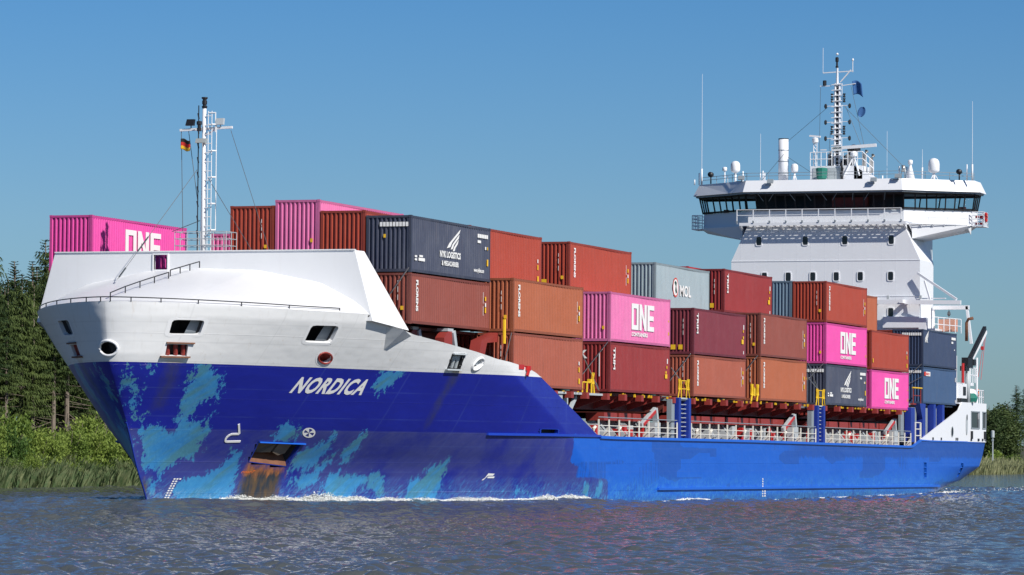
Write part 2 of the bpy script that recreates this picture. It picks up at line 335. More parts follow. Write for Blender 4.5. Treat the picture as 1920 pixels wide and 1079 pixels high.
        # chips and fouling close to the waterline at the bow
        bowm = ramp(N, L, x, -28, -37)
        chips = math_(N, L, 'MULTIPLY', math_(N, L, 'MULTIPLY', ramp(N, L, noise(N, L, mapping(N, L, slant, (1.6, 2.2, 1)), 2.2, 6, 0.75), 0.53, 0.56), ramp(N, L, z, 1.9, 0.7)), 0.9)
        base = mixc(N, L, chips, base, (0.07, 0.33, 0.62))
        white = math_(N, L, 'MULTIPLY', math_(N, L, 'MULTIPLY', ramp(N, L, noise(N, L, mapping(N, L, slant, (2.5, 3, 1)), 2.6, 6, 0.75), 0.56, 0.58), ramp(N, L, z, 1.3, 0.6)), bowm)
        base = mixc(N, L, white, base, (0.45, 0.60, 0.70))
        ln_z = math_(N, L, 'LESS_THAN', math_(N, L, 'ABSOLUTE', math_(N, L, 'SUBTRACT', math_(N, L, 'FRACT', math_(N, L, 'DIVIDE', math_(N, L, 'ADD', z, 0.03), 1.36)), 0.5)), 0.020)
        ln_x = math_(N, L, 'LESS_THAN', math_(N, L, 'ABSOLUTE', math_(N, L, 'SUBTRACT', math_(N, L, 'FRACT', math_(N, L, 'DIVIDE', x, 6.1)), 0.5)), 0.008)
        base = mixc(N, L, math_(N, L, 'MULTIPLY', math_(N, L, 'MAXIMUM', ln_z, ln_x), math_(N, L, 'MULTIPLY', ramp(N, L, nb, .35, .6), 0.16)), base, (0.10, 0.16, 0.42))
        # rust below the anchor pocket and on the stem, dirt runs below the fairleads
        rm = ramp(N, L, math_(N, L, 'ADD', att('rust'), math_(N, L, 'MULTIPLY', math_(N, L, 'SUBTRACT', nv, 0.5), 0.9)), -0.15, 0.35)
        rz = ramp(N, L, math_(N, L, 'ADD', z, math_(N, L, 'MULTIPLY', math_(N, L, 'SUBTRACT', nv, 0.5), 1.2)), 1.75, 2.05)
        rc = mixc(N, L, rz, mixc(N, L, ramp(N, L, nv, 0.4, 0.65), (0.035, 0.045, 0.06), (0.12, 0.08, 0.045)), mixc(N, L, ramp(N, L, nv, .3, .7), (0.13, 0.05, 0.028), (0.42, 0.17, 0.07)))
        base = mixc(N, L, rm, base, rc)
        base = mixc(N, L, math_(N, L, 'MULTIPLY', ramp(N, L, math_(N, L, 'ADD', att('stain'), math_(N, L, 'MULTIPLY', math_(N, L, 'SUBTRACT', nv, 0.5), 0.7)), -0.1, 0.4), 0.6), base, (0.045, 0.05, 0.075))
        cc = base
    L.new(cc, b.inputs['Base Color']); b.inputs['Roughness'].default_value = 0.33; b.inputs['Specular IOR Level'].default_value = 0.4
    # plate seams and slight waviness of the shell plating
    bp = N.new('ShaderNodeBump'); bp.inputs['Strength'].default_value = 0.6; bp.inputs['Distance'].default_value = 0.02
    wv = noise(N, L, mapping(N, L, o, (0.45, 0.45, 0.9)), 1.0, 2)
    seam_z = math_(N, L, 'LESS_THAN', math_(N, L, 'ABSOLUTE', math_(N, L, 'SUBTRACT', math_(N, L, 'FRACT', math_(N, L, 'DIVIDE', math_(N, L, 'ADD', z, 9.13), 1.55)), 0.5)), 0.012)
    L.new(math_(N, L, 'ADD', math_(N, L, 'MULTIPLY', wv, 3.5), math_(N, L, 'MULTIPLY', seam_z, 0.8)), bp.inputs['Height']); L.new(bp.outputs[0], b.inputs['Normal'])
    return m
MAT['hull_blue'] = hull_material('blue'); MAT['hull_white'] = hull_material('white')

# openings cut in the shell: name -> outline on the port side (x, z)
def ell(cx, cz, rx, rz, tilt=0.0, n=24):
    return [(cx+rx*math.cos(a)+tilt*rz*math.sin(a), cz+rz*math.sin(a)) for a in (2*math.pi*i/n for i in range(n))]
def rnd_poly(p, k=0.16):
    out = []
    n = len(p)
    for i in range(n):
        a, b, c = np.array(p[i-1]), np.array(p[i]), np.array(p[(i+1) % n])
        for t in (0, .5, 1):
            q0 = b+(a-b)*k; q1 = b+(c-b)*k
            out.append(tuple((1-t)**2*q0+2*t*(1-t)*b+t*t*q1))
    return out
OPEN = [('mooring_port', rnd_poly([(-42.78, 9.35), (-41.50, 9.36), (-41.40, 8.62), (-42.67, 8.60)]), 'white', 1.6, 2),
        ('mooring_port', rnd_poly([(-36.17, 9.29), (-34.44, 9.31), (-34.30, 8.42), (-36.01, 8.42)]), 'white', 1.6, 2),
        ('roller_fairlead', rnd_poly([(-42.57, 8.18), (-41.67, 8.18), (-41.48, 7.58), (-42.44, 7.58)], 0.06), 'red', 0.5, 2),
        ('roller_fairlead', rnd_poly([(-24.85, 8.11), (-23.86, 8.11), (-23.69, 7.37), (-24.63, 7.39)], 0.06), 'grey', 0.45, 1),
        ('panama_fairlead', ell(-34.07, 7.71, 0.46, 0.28, -0.8), 'redlip', 0.5, 1),
        ('panama_fairlead', ell(-22.22, 7.70, 0.36, 0.26, 0.5), 'white', 0.5, 1),
        ('anchor_pocket', [(-34.47, 3.47), (-31.70, 3.40), (-31.57, 2.27), (-34.19, 2.51)], 'anchor', 1.3, 2),
        ('freeing_port', rnd_poly([(-12.67, 4.38), (-10.40, 4.38), (-10.30, 4.12), (-12.50, 4.12)]), 'blue', 0.4, 1),
        ('side_port', [(80.45, 2.55), (81.35, 2.55), (81.35, 1.35), (80.45, 1.35)], 'bluebar', 0.5, 1),
        ('side_port', [(94.45, 2.5), (95.35, 2.5), (95.35, 1.35), (94.45, 1.35)], 'bluebar', 0.5, 1)]

def inside(poly, X, Z):
    return sdf([poly], X, Z) > 0

def hull_grid(z_lo, z_hi_fn, rows, name, mat, parent, attrs=True, both=True):
    """one half shell as a grid: columns from the stem aft, rows from z_lo up to z_hi_fn(x)."""
    s_f = np.linspace(0, 1, 190)**1.9
    xm = np.concatenate([np.linspace(0, .36, 110), np.linspace(.36, 1, 70)[1:]])
    V = []; ncol = 0
    fr = np.linspace(0, 1, rows)
    cols = []
    for s in s_f:
        xt = pl(10.0, XS)+pl(10.0, LB)*s
        for _ in range(30):
            zt = z_hi_fn(xt); xt = pl(zt, XS)+pl(zt, LB)*s
        z1 = z_hi_fn(xt)
        z0 = min(z_lo(xt) if callable(z_lo) else z_lo, z1)
        z = z0+fr*(z1-z0); cols.append((pl(z, XS)+pl(z, LB)*s, z))
    last = cols[-1][0]
    for t in xm[1:]:
        # blend from the last bow column to the aft end of each level
        xt_ref = last[-1]+(70-last[-1])*t
        for _ in range(60):
            z1 = z_hi_fn(xt_ref); xb1 = float(pl(z1, XS)+pl(z1, LB)); xt_ref = .5*xt_ref+.5*(xb1+(70-xb1)*t)
        z1 = z_hi_fn(xt_ref); z0 = min(z_lo(xt_ref) if callable(z_lo) else z_lo, z1)
        z = z0+fr*(z1-z0)
        xb = pl(z, XS)+pl(z, LB); cols.append((xb+(70-xb)*t, z))
    for t in np.linspace(0, 1, 230)[1:]:
        xt = 70+34*t; z1 = z_hi_fn(xt); z0 = min(z_lo(xt) if callable(z_lo) else z_lo, z1)
        z = z0+fr*(z1-z0); cols.append((70+(xend(z)-70)*t, z))
    return cols

ship = empty('container_ship', (26, 0, 0))
tag(ship, 'large blue hulled container ship with white bow and white bridge house, loaded on deck', 'ship')
def sp(mb, name, mat, parent=None, smooth=False):
    o = mb.build(name, mat, parent or ship, smooth)
    o.matrix_parent_inverse = Matrix.Translation((-26, 0, 0)) if parent is None else Matrix.Identity(4)
    return o

def shell(name, mat, z_lo, z_hi_fn, rows, drop_empty=False):
    cols = hull_grid(z_lo, z_hi_fn, rows, name, mat, None)
    X = np.array([c[0] for c in cols]); Z = np.array([c[1] for c in cols]); Y = halfb(X, Z)
    nc, nr = X.shape
    P = np.stack([X, -Y, Z], -1).reshape(-1, 3); S = np.stack([X, Y, Z], -1).reshape(-1, 3)
    verts = np.concatenate([P, S]); n = nc*nr
    xc = (X[:-1, :-1]+X[1:, 1:])/2; zc = (Z[:-1, :-1]+Z[1:, 1:])/2
    keep = np.ones(xc.shape, bool)
    if drop_empty: keep &= (Z[:-1, 1:]-Z[:-1, :-1] > 1e-4) | (Z[1:, 1:]-Z[1:, :-1] > 1e-4)
    keep_s = keep.copy()
    for nm, poly, st, dep, sides in OPEN:
        hole = sdf([poly], xc, zc) > -0.05; keep &= ~hole
        if sides == 2: keep_s &= ~hole
    yc = (Y[:-1, :-1]+Y[1:, 1:])/2
    bull = ((yc/.47)**2+((zc-7.93)/.36)**2 < 1) & (xc < -43); keep &= ~bull; keep_s &= ~bull
    i, j = np.nonzero(keep); a = i*nr+j
    fp = np.stack([a, a+nr, a+nr+1, a+1], 1)
    i, j = np.nonzero(keep_s); a = i*nr+j+n
    fs = np.stack([a, a+1, a+nr+1, a+nr], 1)
    faces = np.concatenate([fp, fs])
    me = bpy.data.meshes.new(name); me.from_pydata(verts.tolist(), [], faces.tolist())
    me.materials.append(MAT[mat]); me.polygons.foreach_set('use_smooth', [True]*len(me.polygons))
    for nm, poly in (('patch', list(PATCH.values())), ('rust', RUST), ('stain', STAIN), ('bright', BRIGHT)):
        at = me.attributes.new(nm, 'FLOAT', 'POINT'); at.data.foreach_set('value', sdf(poly, verts[:, 0], verts[:, 2]).astype(np.float32))
    o = bpy.data.objects.new(name, me); col.objects.link(o); o.parent = ship; o.matrix_parent_inverse = Matrix.Translation((-26, 0, 0))
    return o, X, Y, Z
hull, HX, HY, HZ = shell('hull', 'hull_blue', -1.6, lambda x: min(ztop(x), zpaint(x)), 70)
bul, BX, BY, BZ = shell('bow_bulwark', 'hull_white', lambda x: zpaint(x), lambda x: max(ztop(x), zpaint(x)), 30, True)

# transom and deck plating
mb = MB(); aft_z = HZ[-1]; aft_x = HX[-1]; aft_y = HY[-1]
for k in range(len(aft_z)-1):
    mb.quad((aft_x[k], -aft_y[k], aft_z[k]), (aft_x[k], aft_y[k], aft_z[k]), (aft_x[k+1], aft_y[k+1], aft_z[k+1]), (aft_x[k+1], -aft_y[k+1], aft_z[k+1]))
sp(mb, 'transom', 'post_blue')
mb = MB(); xs_ = np.concatenate([np.linspace(-41, 0, 40), np.linspace(2, 103.4, 40)])
for a, b in zip(xs_[:-1], xs_[1:]):
    ya, yb = float(halfb(a, 3.6))-0.03, float(halfb(b, 3.6))-0.03; za, zb = float(min(ztop(a), 3.9))-0.06, float(min(ztop(b), 3.9))-0.06
    mb.quad((a, -ya, za), (b, -yb, zb), (b, yb, zb), (a, ya, za))
sp(mb, 'main_deck', 'deck_red')
# inner lining of the bulwark, so the plate has thickness where the top edge shows
mb = MB()
for s in (-1, 1):
    mb.nx()
    for xa, xb in zip(np.linspace(-29, -3.4, 60)[:-1], np.linspace(-29, -3.4, 60)[1:]):
        za, zb = float(ztop(xa)), float(ztop(xb)); ya, yb = float(halfb(xa, za)), float(halfb(xb, zb))
        mb.quad((xa, s*ya, za), (xb, s*yb, zb), (xb, s*(yb-.16), zb), (xa, s*(ya-.16), za))
        mb.quad((xa, s*(ya-.16), za), (xb, s*(yb-.16), zb), (xb, s*(float(halfb(xb, zb-.6))-.16), zb-.6), (xa, s*(float(halfb(xa, za-.6))-.16), za-.6))
split(mb, 'bulwark_lining', 'light_grey')
# sheer ledge, rubbing strake
def hull_strip(xa, xb, zf, h, out, n, nm, mat):
    mb = MB(); xs = np.linspace(xa, xb, n); pts = []
    for x in xs:
        z = zf(x); y = float(halfb(x, z)); pts.append([(x, -y+.02, z-h/2), (x, -y-out, z-h/2), (x, -y-out, z+h/2), (x, -y+.02, z+h/2)])
    for p, q in zip(pts[:-1], pts[1:]):
        for k in range(4): mb.quad(p[k], q[k], q[(k+1) % 4], p[(k+1) % 4])
    mb.quad(*pts[0]); mb.quad(*pts[-1]); return sp(mb, nm, mat)
MAT['strake_blue'] = paint('strake blue paint', (0.012, 0.12, 0.60), 0.35, 0.1, 0.1)
MAT['ledge_blue'] = paint('ledge blue paint', (0.010, 0.045, 0.40), 0.35, 0.1, 0.1)
hull_strip(-18.1, -3.0, lambda x: 4.06, 0.13, 0.10, 30, 'sheer_ledge', 'ledge_blue')
hull_strip(-3.0, 79, lambda x: float(ztop(x))-0.05, 0.16, 0.12, 60, 'sheer_ledge', 'strake_blue')
hull_strip(79, 103.4, lambda x: float(ztop(x))-0.04, 0.10, 0.06, 30, 'sheer_ledge', 'strake_blue')
hull_strip(8.45, 86.6, lambda x: 0.97-0.3*(x-8.45)/78, 0.14, 0.14, 60, 'rubbing_strake', 'strake_blue')
# bright bead on the stem bar
mb = MB(); zz = np.linspace(-1, 4.4, 20); mb.tube([(float(pl(z, XS))-0.02, 0, z) for z in zz], 0.05, 6); sp(mb, 'stem_bar', 'post_blue')

# openings: rim, recess and contents
SIDE = -1
def hull_pt(x, z, off=0.0):
    return Vector((x, SIDE*(float(halfb(x, z))+off), z))
def hull_n(x, z):
    e = 0.05; a = hull_pt(x+e, z)-hull_pt(x-e, z); b = hull_pt(x, z+e)-hull_pt(x, z-e); return a.cross(b).normalized()
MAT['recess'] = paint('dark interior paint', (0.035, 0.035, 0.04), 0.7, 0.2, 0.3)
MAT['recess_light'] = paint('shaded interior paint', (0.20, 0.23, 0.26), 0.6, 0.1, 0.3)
MAT['rust'] = paint('rusty steel', (0.17, 0.07, 0.036), 0.8, 0.5, 0.8, (0.07, 0.04, 0.03), 3.0)
MAT['anchor_dirty'] = paint('muddy anchor steel', (0.15, 0.115, 0.085), 0.8, 0.3, 0.5)
for nm, poly, st, dep, SIDE in [o[:4]+(-1,) for o in OPEN]+[o[:4]+(1,) for o in OPEN if o[4] == 2]:
    p = np.array(poly); c = p.mean(0); n = len(p); area_r = math.sqrt(np.ptp(p[:, 0])*np.ptp(p[:, 1]))
    nrm = hull_n(*c)
    if nrm.y*SIDE < 0: nrm = -nrm
    k_out = {'bluebar': 0.11, 'anchor': 0.04}.get(st, 0.14)
    def infl(q, d):
        v = np.array(q)-c; sc = np.array([1, 1])*(1+d/max(np.hypot(*v), .05)); return c+v*sc
    rim = MB()
    for i in range(n):
        a, b = p[i], p[(i+1) % n]; A, D = infl(a, k_out), infl(b, k_out)
        a, b = infl(a, -.03), infl(b, -.03)
        rim.quad(hull_pt(*a, .015), hull_pt(*b, .015), hull_pt(*D, .015), hull_pt(*A, .015))
        rim.quad(hull_pt(*a, .015), hull_pt(*b, .015), hull_pt(*infl(b, .02))-nrm*.22, hull_pt(*infl(a, .02))-nrm*.22)
    rmat = {'red': 'white', 'redlip': 'white', 'grey': 'black', 'anchor': 'post_blue', 'blue': 'ledge_blue', 'bluebar': 'strake_blue'}.get(st, 'white')
    ro = sp(rim, nm, rmat)
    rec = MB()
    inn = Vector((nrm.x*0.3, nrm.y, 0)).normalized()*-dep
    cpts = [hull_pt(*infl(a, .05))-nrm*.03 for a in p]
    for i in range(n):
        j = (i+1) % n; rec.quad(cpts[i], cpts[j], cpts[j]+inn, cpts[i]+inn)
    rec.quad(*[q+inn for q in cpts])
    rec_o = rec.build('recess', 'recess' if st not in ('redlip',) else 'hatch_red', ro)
    rec_o.matrix_parent_inverse = Matrix.Identity(4)
    x0, z0 = p[:, 0].min(), p[:, 1].min(); x1, z1 = p[:, 0].max(), p[:, 1].max()
    if st in ('red', 'grey'):
        rl = MB(); m_ = 'hatch_red' if st == 'red' else 'light_grey'
        for f in (0.2, 0.5, 0.8):
            xa = x0+(x1-x0)*f-0.12; xb = x0+(x1-x0)*f+0.12
            rl.tube([hull_pt(xa, z1-.03)-nrm*.2, hull_pt(xb, z0+.03)-nrm*.2], 0.11, 10); rl.nx()
        split(rl, 'roller', m_, ro)
        sl_ = MB(); sl_.beam(hull_pt(x0-.05, z0-.02, .08), hull_pt(x1+.08, z0-.02, .08), .2, .08); sl_.nx(); sl_.beam(hull_pt(x0-.05, z1+.05, .05), hull_pt(x1, z1+.05, .05), .14, .07)
        split(sl_, 'sill', m_ if st == 'grey' else 'rust', ro)
    if st == 'redlip':
        lp = MB(); q = [hull_pt(*infl(a, -.02), .03) for a in p]; lp.tube(q+[q[0]], .05, 6); lp.build('lip', 'hatch_red', ro)
    if st == 'white' and nm == 'panama_fairlead':
        lp = MB(); q = [hull_pt(*infl(a, .06), .04) for a in p]; lp.tube(q+[q[0]], .06, 6); lp.build('lip', 'white', ro, True)
    if st == 'white' and nm == 'mooring_port':
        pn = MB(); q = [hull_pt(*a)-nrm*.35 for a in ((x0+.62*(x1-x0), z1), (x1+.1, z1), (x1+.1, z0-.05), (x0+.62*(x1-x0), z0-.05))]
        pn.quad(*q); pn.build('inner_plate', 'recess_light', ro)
    if st == 'bluebar':
        br = MB()
        for f in (0.33, 0.67): br.beam(hull_pt(x0, z0+(z1-z0)*f, -.05), hull_pt(x1, z0+(z1-z0)*f, -.05), .06)
        br.build('bar', 'strake_blue', ro)
    if st == 'anchor':
        an = MB()           # stockless anchor drawn up into its pocket: crown plate, two flukes, shank
        nn = nrm
        def ap(x, z, d): return hull_pt(x, z)-nn*d
        an.prism([ap(-34.05, 3.36, .35), ap(-33.15, 3.36, .12), ap(-33.22, 2.98, .05), ap(-33.75, 2.92, .12), ap(-34.18, 2.78, .38)], nn*-.18)
        an.prism([ap(-33.02, 3.36, .12), ap(-31.95, 3.33, .30), ap(-32.15, 2.88, .12), ap(-32.55, 2.80, .08), ap(-33.05, 2.97, .05)], nn*-.18)
        an.tube([ap(-34.15, 3.2, .5), ap(-31.85, 3.15, .5)], .16, 8)
        an.beam(ap(-33.1, 3.3, .35), ap(-32.75, 2.55, .75), .26, .2)
        an.build('anchor', 'anchor_dirty', ro)
        top = MB(); top.beam(hull_pt(-34.5, 3.5, .05), hull_pt(-31.55, 3.43, .05), .16, .07); top.build('lintel', 'strake_blue', ro)
        wash = MB(); wash.quad(ap(-34.2, 2.53, .02), ap(-31.55, 2.30, .02), ap(-31.7, 2.58, .6), ap(-34.2, 2.83, .6)); wash.build('wash_plate', 'rust', ro)

SIDE = -1
# bullnose on the centreline of the stem
bn = MB(); ring = []
bx0 = float(pl(7.93, XS))
def bpt(t, k): 
    z = 7.93+.34*k*math.sin(t); y = .45*k*math.cos(t); x = float(pl(z, XS))
    for _ in range(12): x += (abs(y)-float(halfb(x, z)))*.5*0+0
    s_ = np.linspace(0, .2, 400); yy = B*(1-(1-s_)**pl(z, NN))**(1/pl(z, MM)); x = float(pl(z, XS)+pl(z, LB)*np.interp(abs(y), yy, s_))
    return Vector((x-.03, y, z))
q = [bpt(2*math.pi*i/28, 1.05) for i in range(28)]; bn.tube(q+[q[0]], .07, 6); bno = sp(bn, 'bullnose', 'white', None, True)
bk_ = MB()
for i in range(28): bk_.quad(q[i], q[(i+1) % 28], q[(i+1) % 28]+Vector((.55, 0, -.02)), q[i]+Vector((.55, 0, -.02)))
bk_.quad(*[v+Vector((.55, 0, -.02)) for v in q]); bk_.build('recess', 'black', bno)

# name, draught marks and symbols on the bow: letters follow the shell
def hull_text(body, pos, size, name, mat='letter_white', bold=0.0, shear=0.0, sx=1.0, drop=0.0, space=1.0, off=0.02, rows=None):
    vs, fs, w, h = text_mesh(body, size, bold, shear, space)
    import bmesh
    bm = bmesh.new(); bv = [bm.verts.new((x, y, 0)) for x, y in vs]
    for f in fs:
        try: bm.faces.new([bv[i] for i in f])
        except ValueError: pass
    bmesh.ops.triangulate(bm, faces=bm.faces)
    bmesh.ops.subdivide_edges(bm, edges=[e for e in bm.edges if e.calc_length() > 0.15], cuts=2)
    for v in bm.verts:
        x, z = pos[0]+v.co.x*sx, pos[1]+v.co.y+v.co.x*sx*drop
        v.co = hull_pt(x, z, off)
    me = bpy.data.meshes.new(name); bm.to_mesh(me); bm.free(); me.materials.append(MAT[mat])
    o = bpy.data.objects.new(name, me); col.objects.link(o); o.parent = hull; return o
_v, _f, NW, NH = text_mesh('NORDICA', 1.0, 0.03, 0.20, 1.14)
hull_text('NORDICA', (-34.85, 5.95), 0.79/NH, 'ship_name', bold=0.032/NH, shear=0.20, sx=4.75/(NW*0.79/NH), drop=-0.006, space=1.14)
def hull_lines(polys, name, mat='letter_white', w=0.12, off=0.02):
    mb = MB()
    for poly in polys:
        for a, b in zip(poly[:-1], poly[1:]):
            mb.beam(hull_pt(*a, off), hull_pt(*b, off), w, 0.03, up=tuple(hull_n(*a)))
    o = mb.build(name, mat, hull); return o
arc = [(-36.38+0.10*math.cos(a)*2.0, 3.70+0.19*math.sin(a)) for a in np.linspace(math.pi*0.55, math.pi*1.5, 8)]
hull_lines([[(-36.45, 4.38), (-36.01, 3.90)], [(-36.01, 3.90)]+arc+[(-35.62, 3.53)]], 'bulb_mark', w=0.11)
rg = MB(); cx, cz = -31.84, 4.0
def tp(a, r): return hull_pt(cx+.42*r*math.cos(a)-.23*r*math.sin(a), cz+.24*r*math.sin(a)*1.05, .02)
for i in range(24):
    a, b = 2*math.pi*i/24, 2*math.pi*(i+1)/24
    rg.quad(tp(a, 1), tp(b, 1), tp(b, .78), tp(a, .78))
    if (i//3) % 2 == 0: rg.quad(tp(a, .78), tp(b, .78), tp(b, .05), tp(a, .05))
rg.build('thruster_mark', 'letter_white', hull)
dm = MB()
for k in range(9):
    x, z = -38.22-0.022*k, 1.62-0.115*k
    for q in range(2 if k else 3): dm.quad(*[hull_pt(x+q*.17+dx, z+dz, .02) for dx, dz in ((0, 0), (.11, .005), (.1, .07), (-.01, .065))])
dm.build('draught_mark', 'letter_white', hull)
dm = MB()
for k in range(8):
    z = 1.42-.16*k; dm.quad(*[hull_pt(32.4+dx, z+dz, .02) for dx, dz in ((0, 0), (.32, 0), (.32, .03), (.1, .05), (.32, .09), (0, .09))])
    if k > 4: dm.quad(*[hull_pt(32.9+dx, z+dz, .02) for dx, dz in ((0, 0), (.4, 0), (.3, .11), (.1, .11))])
dm.build('draught_mark', 'letter_white', hull)
fm = MB()
for q in ([(-16.4, 1.58), (-16.25, 1.58), (-16.0, 1.95), (-15.4, 1.93), (-15.5, 1.82), (-15.95, 1.82)], [(-15.9, 1.78), (-15.3, 1.78), (-15.35, 1.69), (-15.95, 1.69)]):
    fm.quad(*[hull_pt(x, z, .02) for x, z in q])
fm.build('tug_mark', 'letter_white', hull)
hull_text('roar7', (-34.3, 1.94), .22, 'orange_mark', 'orange', .004, .3, 1.6)

# ------------------------------------------------------------------ forecastle: whaleback, breakwater
mb = MB()
def edge_path(n=61):
    out = []
    for t in np.linspace(-1, 1, n):
        s = abs(t)**2.2; x = -44.5
        for _ in range(20):
            zt = float(ztop(x)); x = float(pl(zt, XS)+pl(zt, LB)*s*0.55)
        zt = float(ztop(x)); out.append((x, math.copysign(float(halfb(x, zt)), t), zt-0.02))
    return out
EP = edge_path()
XB = -32.9                                            # the breakwater's foot
prof = [(-9.05, 10.02), (-8.4, 10.55), (-6.4, 11.55), (-3.0, 12.2), (0.0, 12.3), (3.0, 12.2), (6.4, 11.55), (8.4, 10.55), (9.05, 10.02)]
py = [a for a, b in prof]; pz = [b for a, b in prof]
rows_w = []
ts = np.linspace(-1, 1, len(EP))
for (x, y, z), t in zip(EP, ts):
    yw = 9.05*math.copysign(abs(t)**1.25, t); zw = float(np.interp(yw, py, pz))
    row = []
    for f in np.linspace(0, 1, 9):
        xx = x+(XB+.05-x)*f if x < XB else x
        row.append((xx, y+(yw-y)*f, z+(zw-z)*(f**0.9)))
    rows_w.append(row)
for a, b in zip(rows_w[:-1], rows_w[1:]):
    for k in range(8): mb.quad(a[k], b[k], b[k+1], a[k+1])
sp(mb, 'whaleback', 'white')
mb = MB()       # breakwater: front wall with a window hole, two raked side plates, top cap
zt_, zb_ = 13.15, 9.6
def yl(z): return 8.25+(13.15-z)/3.1*0.8
hx = (1.95, 2.7, 12.25, 13.0)                         # hole y0,y1,z0,z1
def wall_piece(y0, y1, z0, z1, l=False, r=False):
    pts = [(XB, y0 if not l else -yl(z0), z0), (XB, y1 if not r else yl(z0), z0), (XB, y1 if not r else yl(z1), z1), (XB, y0 if not l else -yl(z1), z1)]
    mb.prism(pts, (.12, 0, 0))
wall_piece(0, hx[0], zb_, zt_, l=True); wall_piece(hx[1], 0, zb_, zt_, r=True)
wall_piece(hx[0], hx[1], zb_, hx[2]); wall_piece(hx[0], hx[1], hx[3], zt_)
for s in (-1, 1):
    mb.prism([(XB+.004, s*8.26, 13.15), (-31.7, s*8.31, 13.15), (-29.97, s*10.10, 9.22), (XB+.004, s*9.25, 9.6)], (0, -s*.1, 0))
mb.box(XB-.06, XB+.16, -8.27, 8.27, 13.15, 13.2)
bw = sp(mb, 'breakwater', 'white')
fr = MB()
for y0, y1, z0, z1 in ((hx[0]-.07, hx[0], hx[2]-.07, hx[3]+.07), (hx[1], hx[1]+.07, hx[2]-.07, hx[3]+.07), (hx[0], hx[1], hx[2]-.07, hx[2]), (hx[0], hx[1], hx[3], hx[3]+.07)):
    fr.box(XB-.05, XB+.17, y0, y1, z0, z1)
fr.build('window_frame', 'white', bw)
# wedge fairing at the break of the bulwark, and the plate that closes the step
mb = MB()
A, Bp = hull_pt(-31.3, 9.35, -.02), hull_pt(-29.0, 8.95, -.02); Cq, D = hull_pt(-30.85, 9.2, .75), hull_pt(-30.5, 8.2, .0)
mb.add([A, Bp, Cq, D], [(0, 1, 2), (0, 2, 3), (2, 1, 3), (0, 3, 1)])
mb.prism([hull_pt(-32.9, 9.85, -.05), hull_pt(-29.95, 9.2, -.05), (-29.95, -9.85, 9.45), (-32.9, -9.1, 9.9)], (0, 0, -.08))
sp(mb, 'bow_fairing', 'hull_white')
# dark rails along the whaleback edge and up its ridge
def rail(mb, pts, h, r=0.03, post_r=0.028, every=1, mids=()):
    top = [Vector(p)+Vector((0, 0, h)) for p in pts]; mb.tube(top, r, 5)
    for k in mids: mb.tube([Vector(p)+Vector((0, 0, h*k)) for p in pts], r*.8, 5)
    for p in pts[::every]: mb.tube([p, Vector(p)+Vector((0, 0, h+r*.5))], post_r, 5)
mb = MB(); rail(mb, [(x, y*.985, z) for x, y, z in EP if True][4:-3], 0.22, 0.028, 0.03, 4); sp(mb, 'deck_edge_rail', 'black')
mb = MB(); rail(mb, [(-43.9+1.7*k, 0.0, 10.28+2.0*((1.7*k)/11.0)**.9) for k in range(5)], .32, .03, .03, 1); rail(mb, [(-36.9+1.2*k, 0, 11.7+.2*k) for k in range(4)], .32, .03, .03, 1); sp(mb, 'ridge_rail', 'black')

# foremast
fmast = MB(); FM = (-31.7, 0.52)
fmast.tube([(FM[0], FM[1], 9.8), (FM[0], FM[1], 20.55)], .16, 14, .10); fm_o = sp(fmast, 'foremast', 'white', None, True)
def sub(mb, name, mat, parent, smooth=False): return mb.build(name, mat, parent, smooth)
y_ = MB(); y_.beam((FM[0], FM[1]-1.55, 19.55), (FM[0], FM[1]+1.35, 19.45), .13, .12); y_.beam((FM[0], FM[1]-.7, 19.5), (FM[0], FM[1], 19.15), .07); sub(y_, 'yard', 'white', fm_o)
ld = MB()
for s in (-.1, .1): ld.tube([(FM[0]-.1, FM[1]-.36+s, 13.0), (FM[0]-.1, FM[1]-.36+s, 20.4)], .022, 6)
for k in range(16): ld.tube([(FM[0]-.1, FM[1]-.46, 13.1+.47*k), (FM[0]-.1, FM[1]-.1, 13.1+.47*k)], .022, 5)
sub(ld, 'ladder', 'white', fm_o)
cg = MB()
for k in range(5):
    z = 14.3+1.35*k; cg.tube([(FM[0]-.1, FM[1]-.46, z), (FM[0]-.35, FM[1]-.6, z), (FM[0]-.1, FM[1]-.72, z)], .035, 5); cg.tube([(FM[0]-.1, FM[1]-.3, z), (FM[0]-.1, FM[1]-.72, z)], .035, 5)
cg.tube([(FM[0]-.1, FM[1]-.72, 14.3), (FM[0]-.1, FM[1]-.72, 19.7)], .025, 5); cg.tube([(FM[0]-.1, FM[1]-.66, 19.3), (FM[0]-.1, FM[1]-.66, 20.3)], .03, 5); cg.tube([(FM[0]-.1, FM[1]-.3, 20.3), (FM[0]-.1, FM[1]-.68, 20.3)], .04, 5)
sub(cg, 'ladder_cage', 'white', fm_o)
for yy, zz_, mt in ((1.26, 19.85, 'black'), (-.38, 19.87, 'light_grey')):
    f_ = MB(); f_.prism([(FM[0]-.18, yy-.2, zz_-.18), (FM[0]-.18, yy+.25, zz_-.18), (FM[0]-.1, yy+.2, zz_+.15), (FM[0]-.1, yy-.2, zz_+.15)], (.2, 0, 0)); f_.tube([(FM[0], yy, 19.5), (FM[0], yy, zz_-.1)], .03, 5); sub(f_, 'floodlight', mt, fm_o)
f_ = MB(); f_.prism([(FM[0]-.5, FM[1]-.25, 18.75), (FM[0]-.5, FM[1]+.3, 18.75), (FM[0]-.35, FM[1]+.3, 18.98), (FM[0]-.35, FM[1]-.25, 18.98)], (.25, 0, 0)); sub(f_, 'floodlight', 'lamp_glass', fm_o)
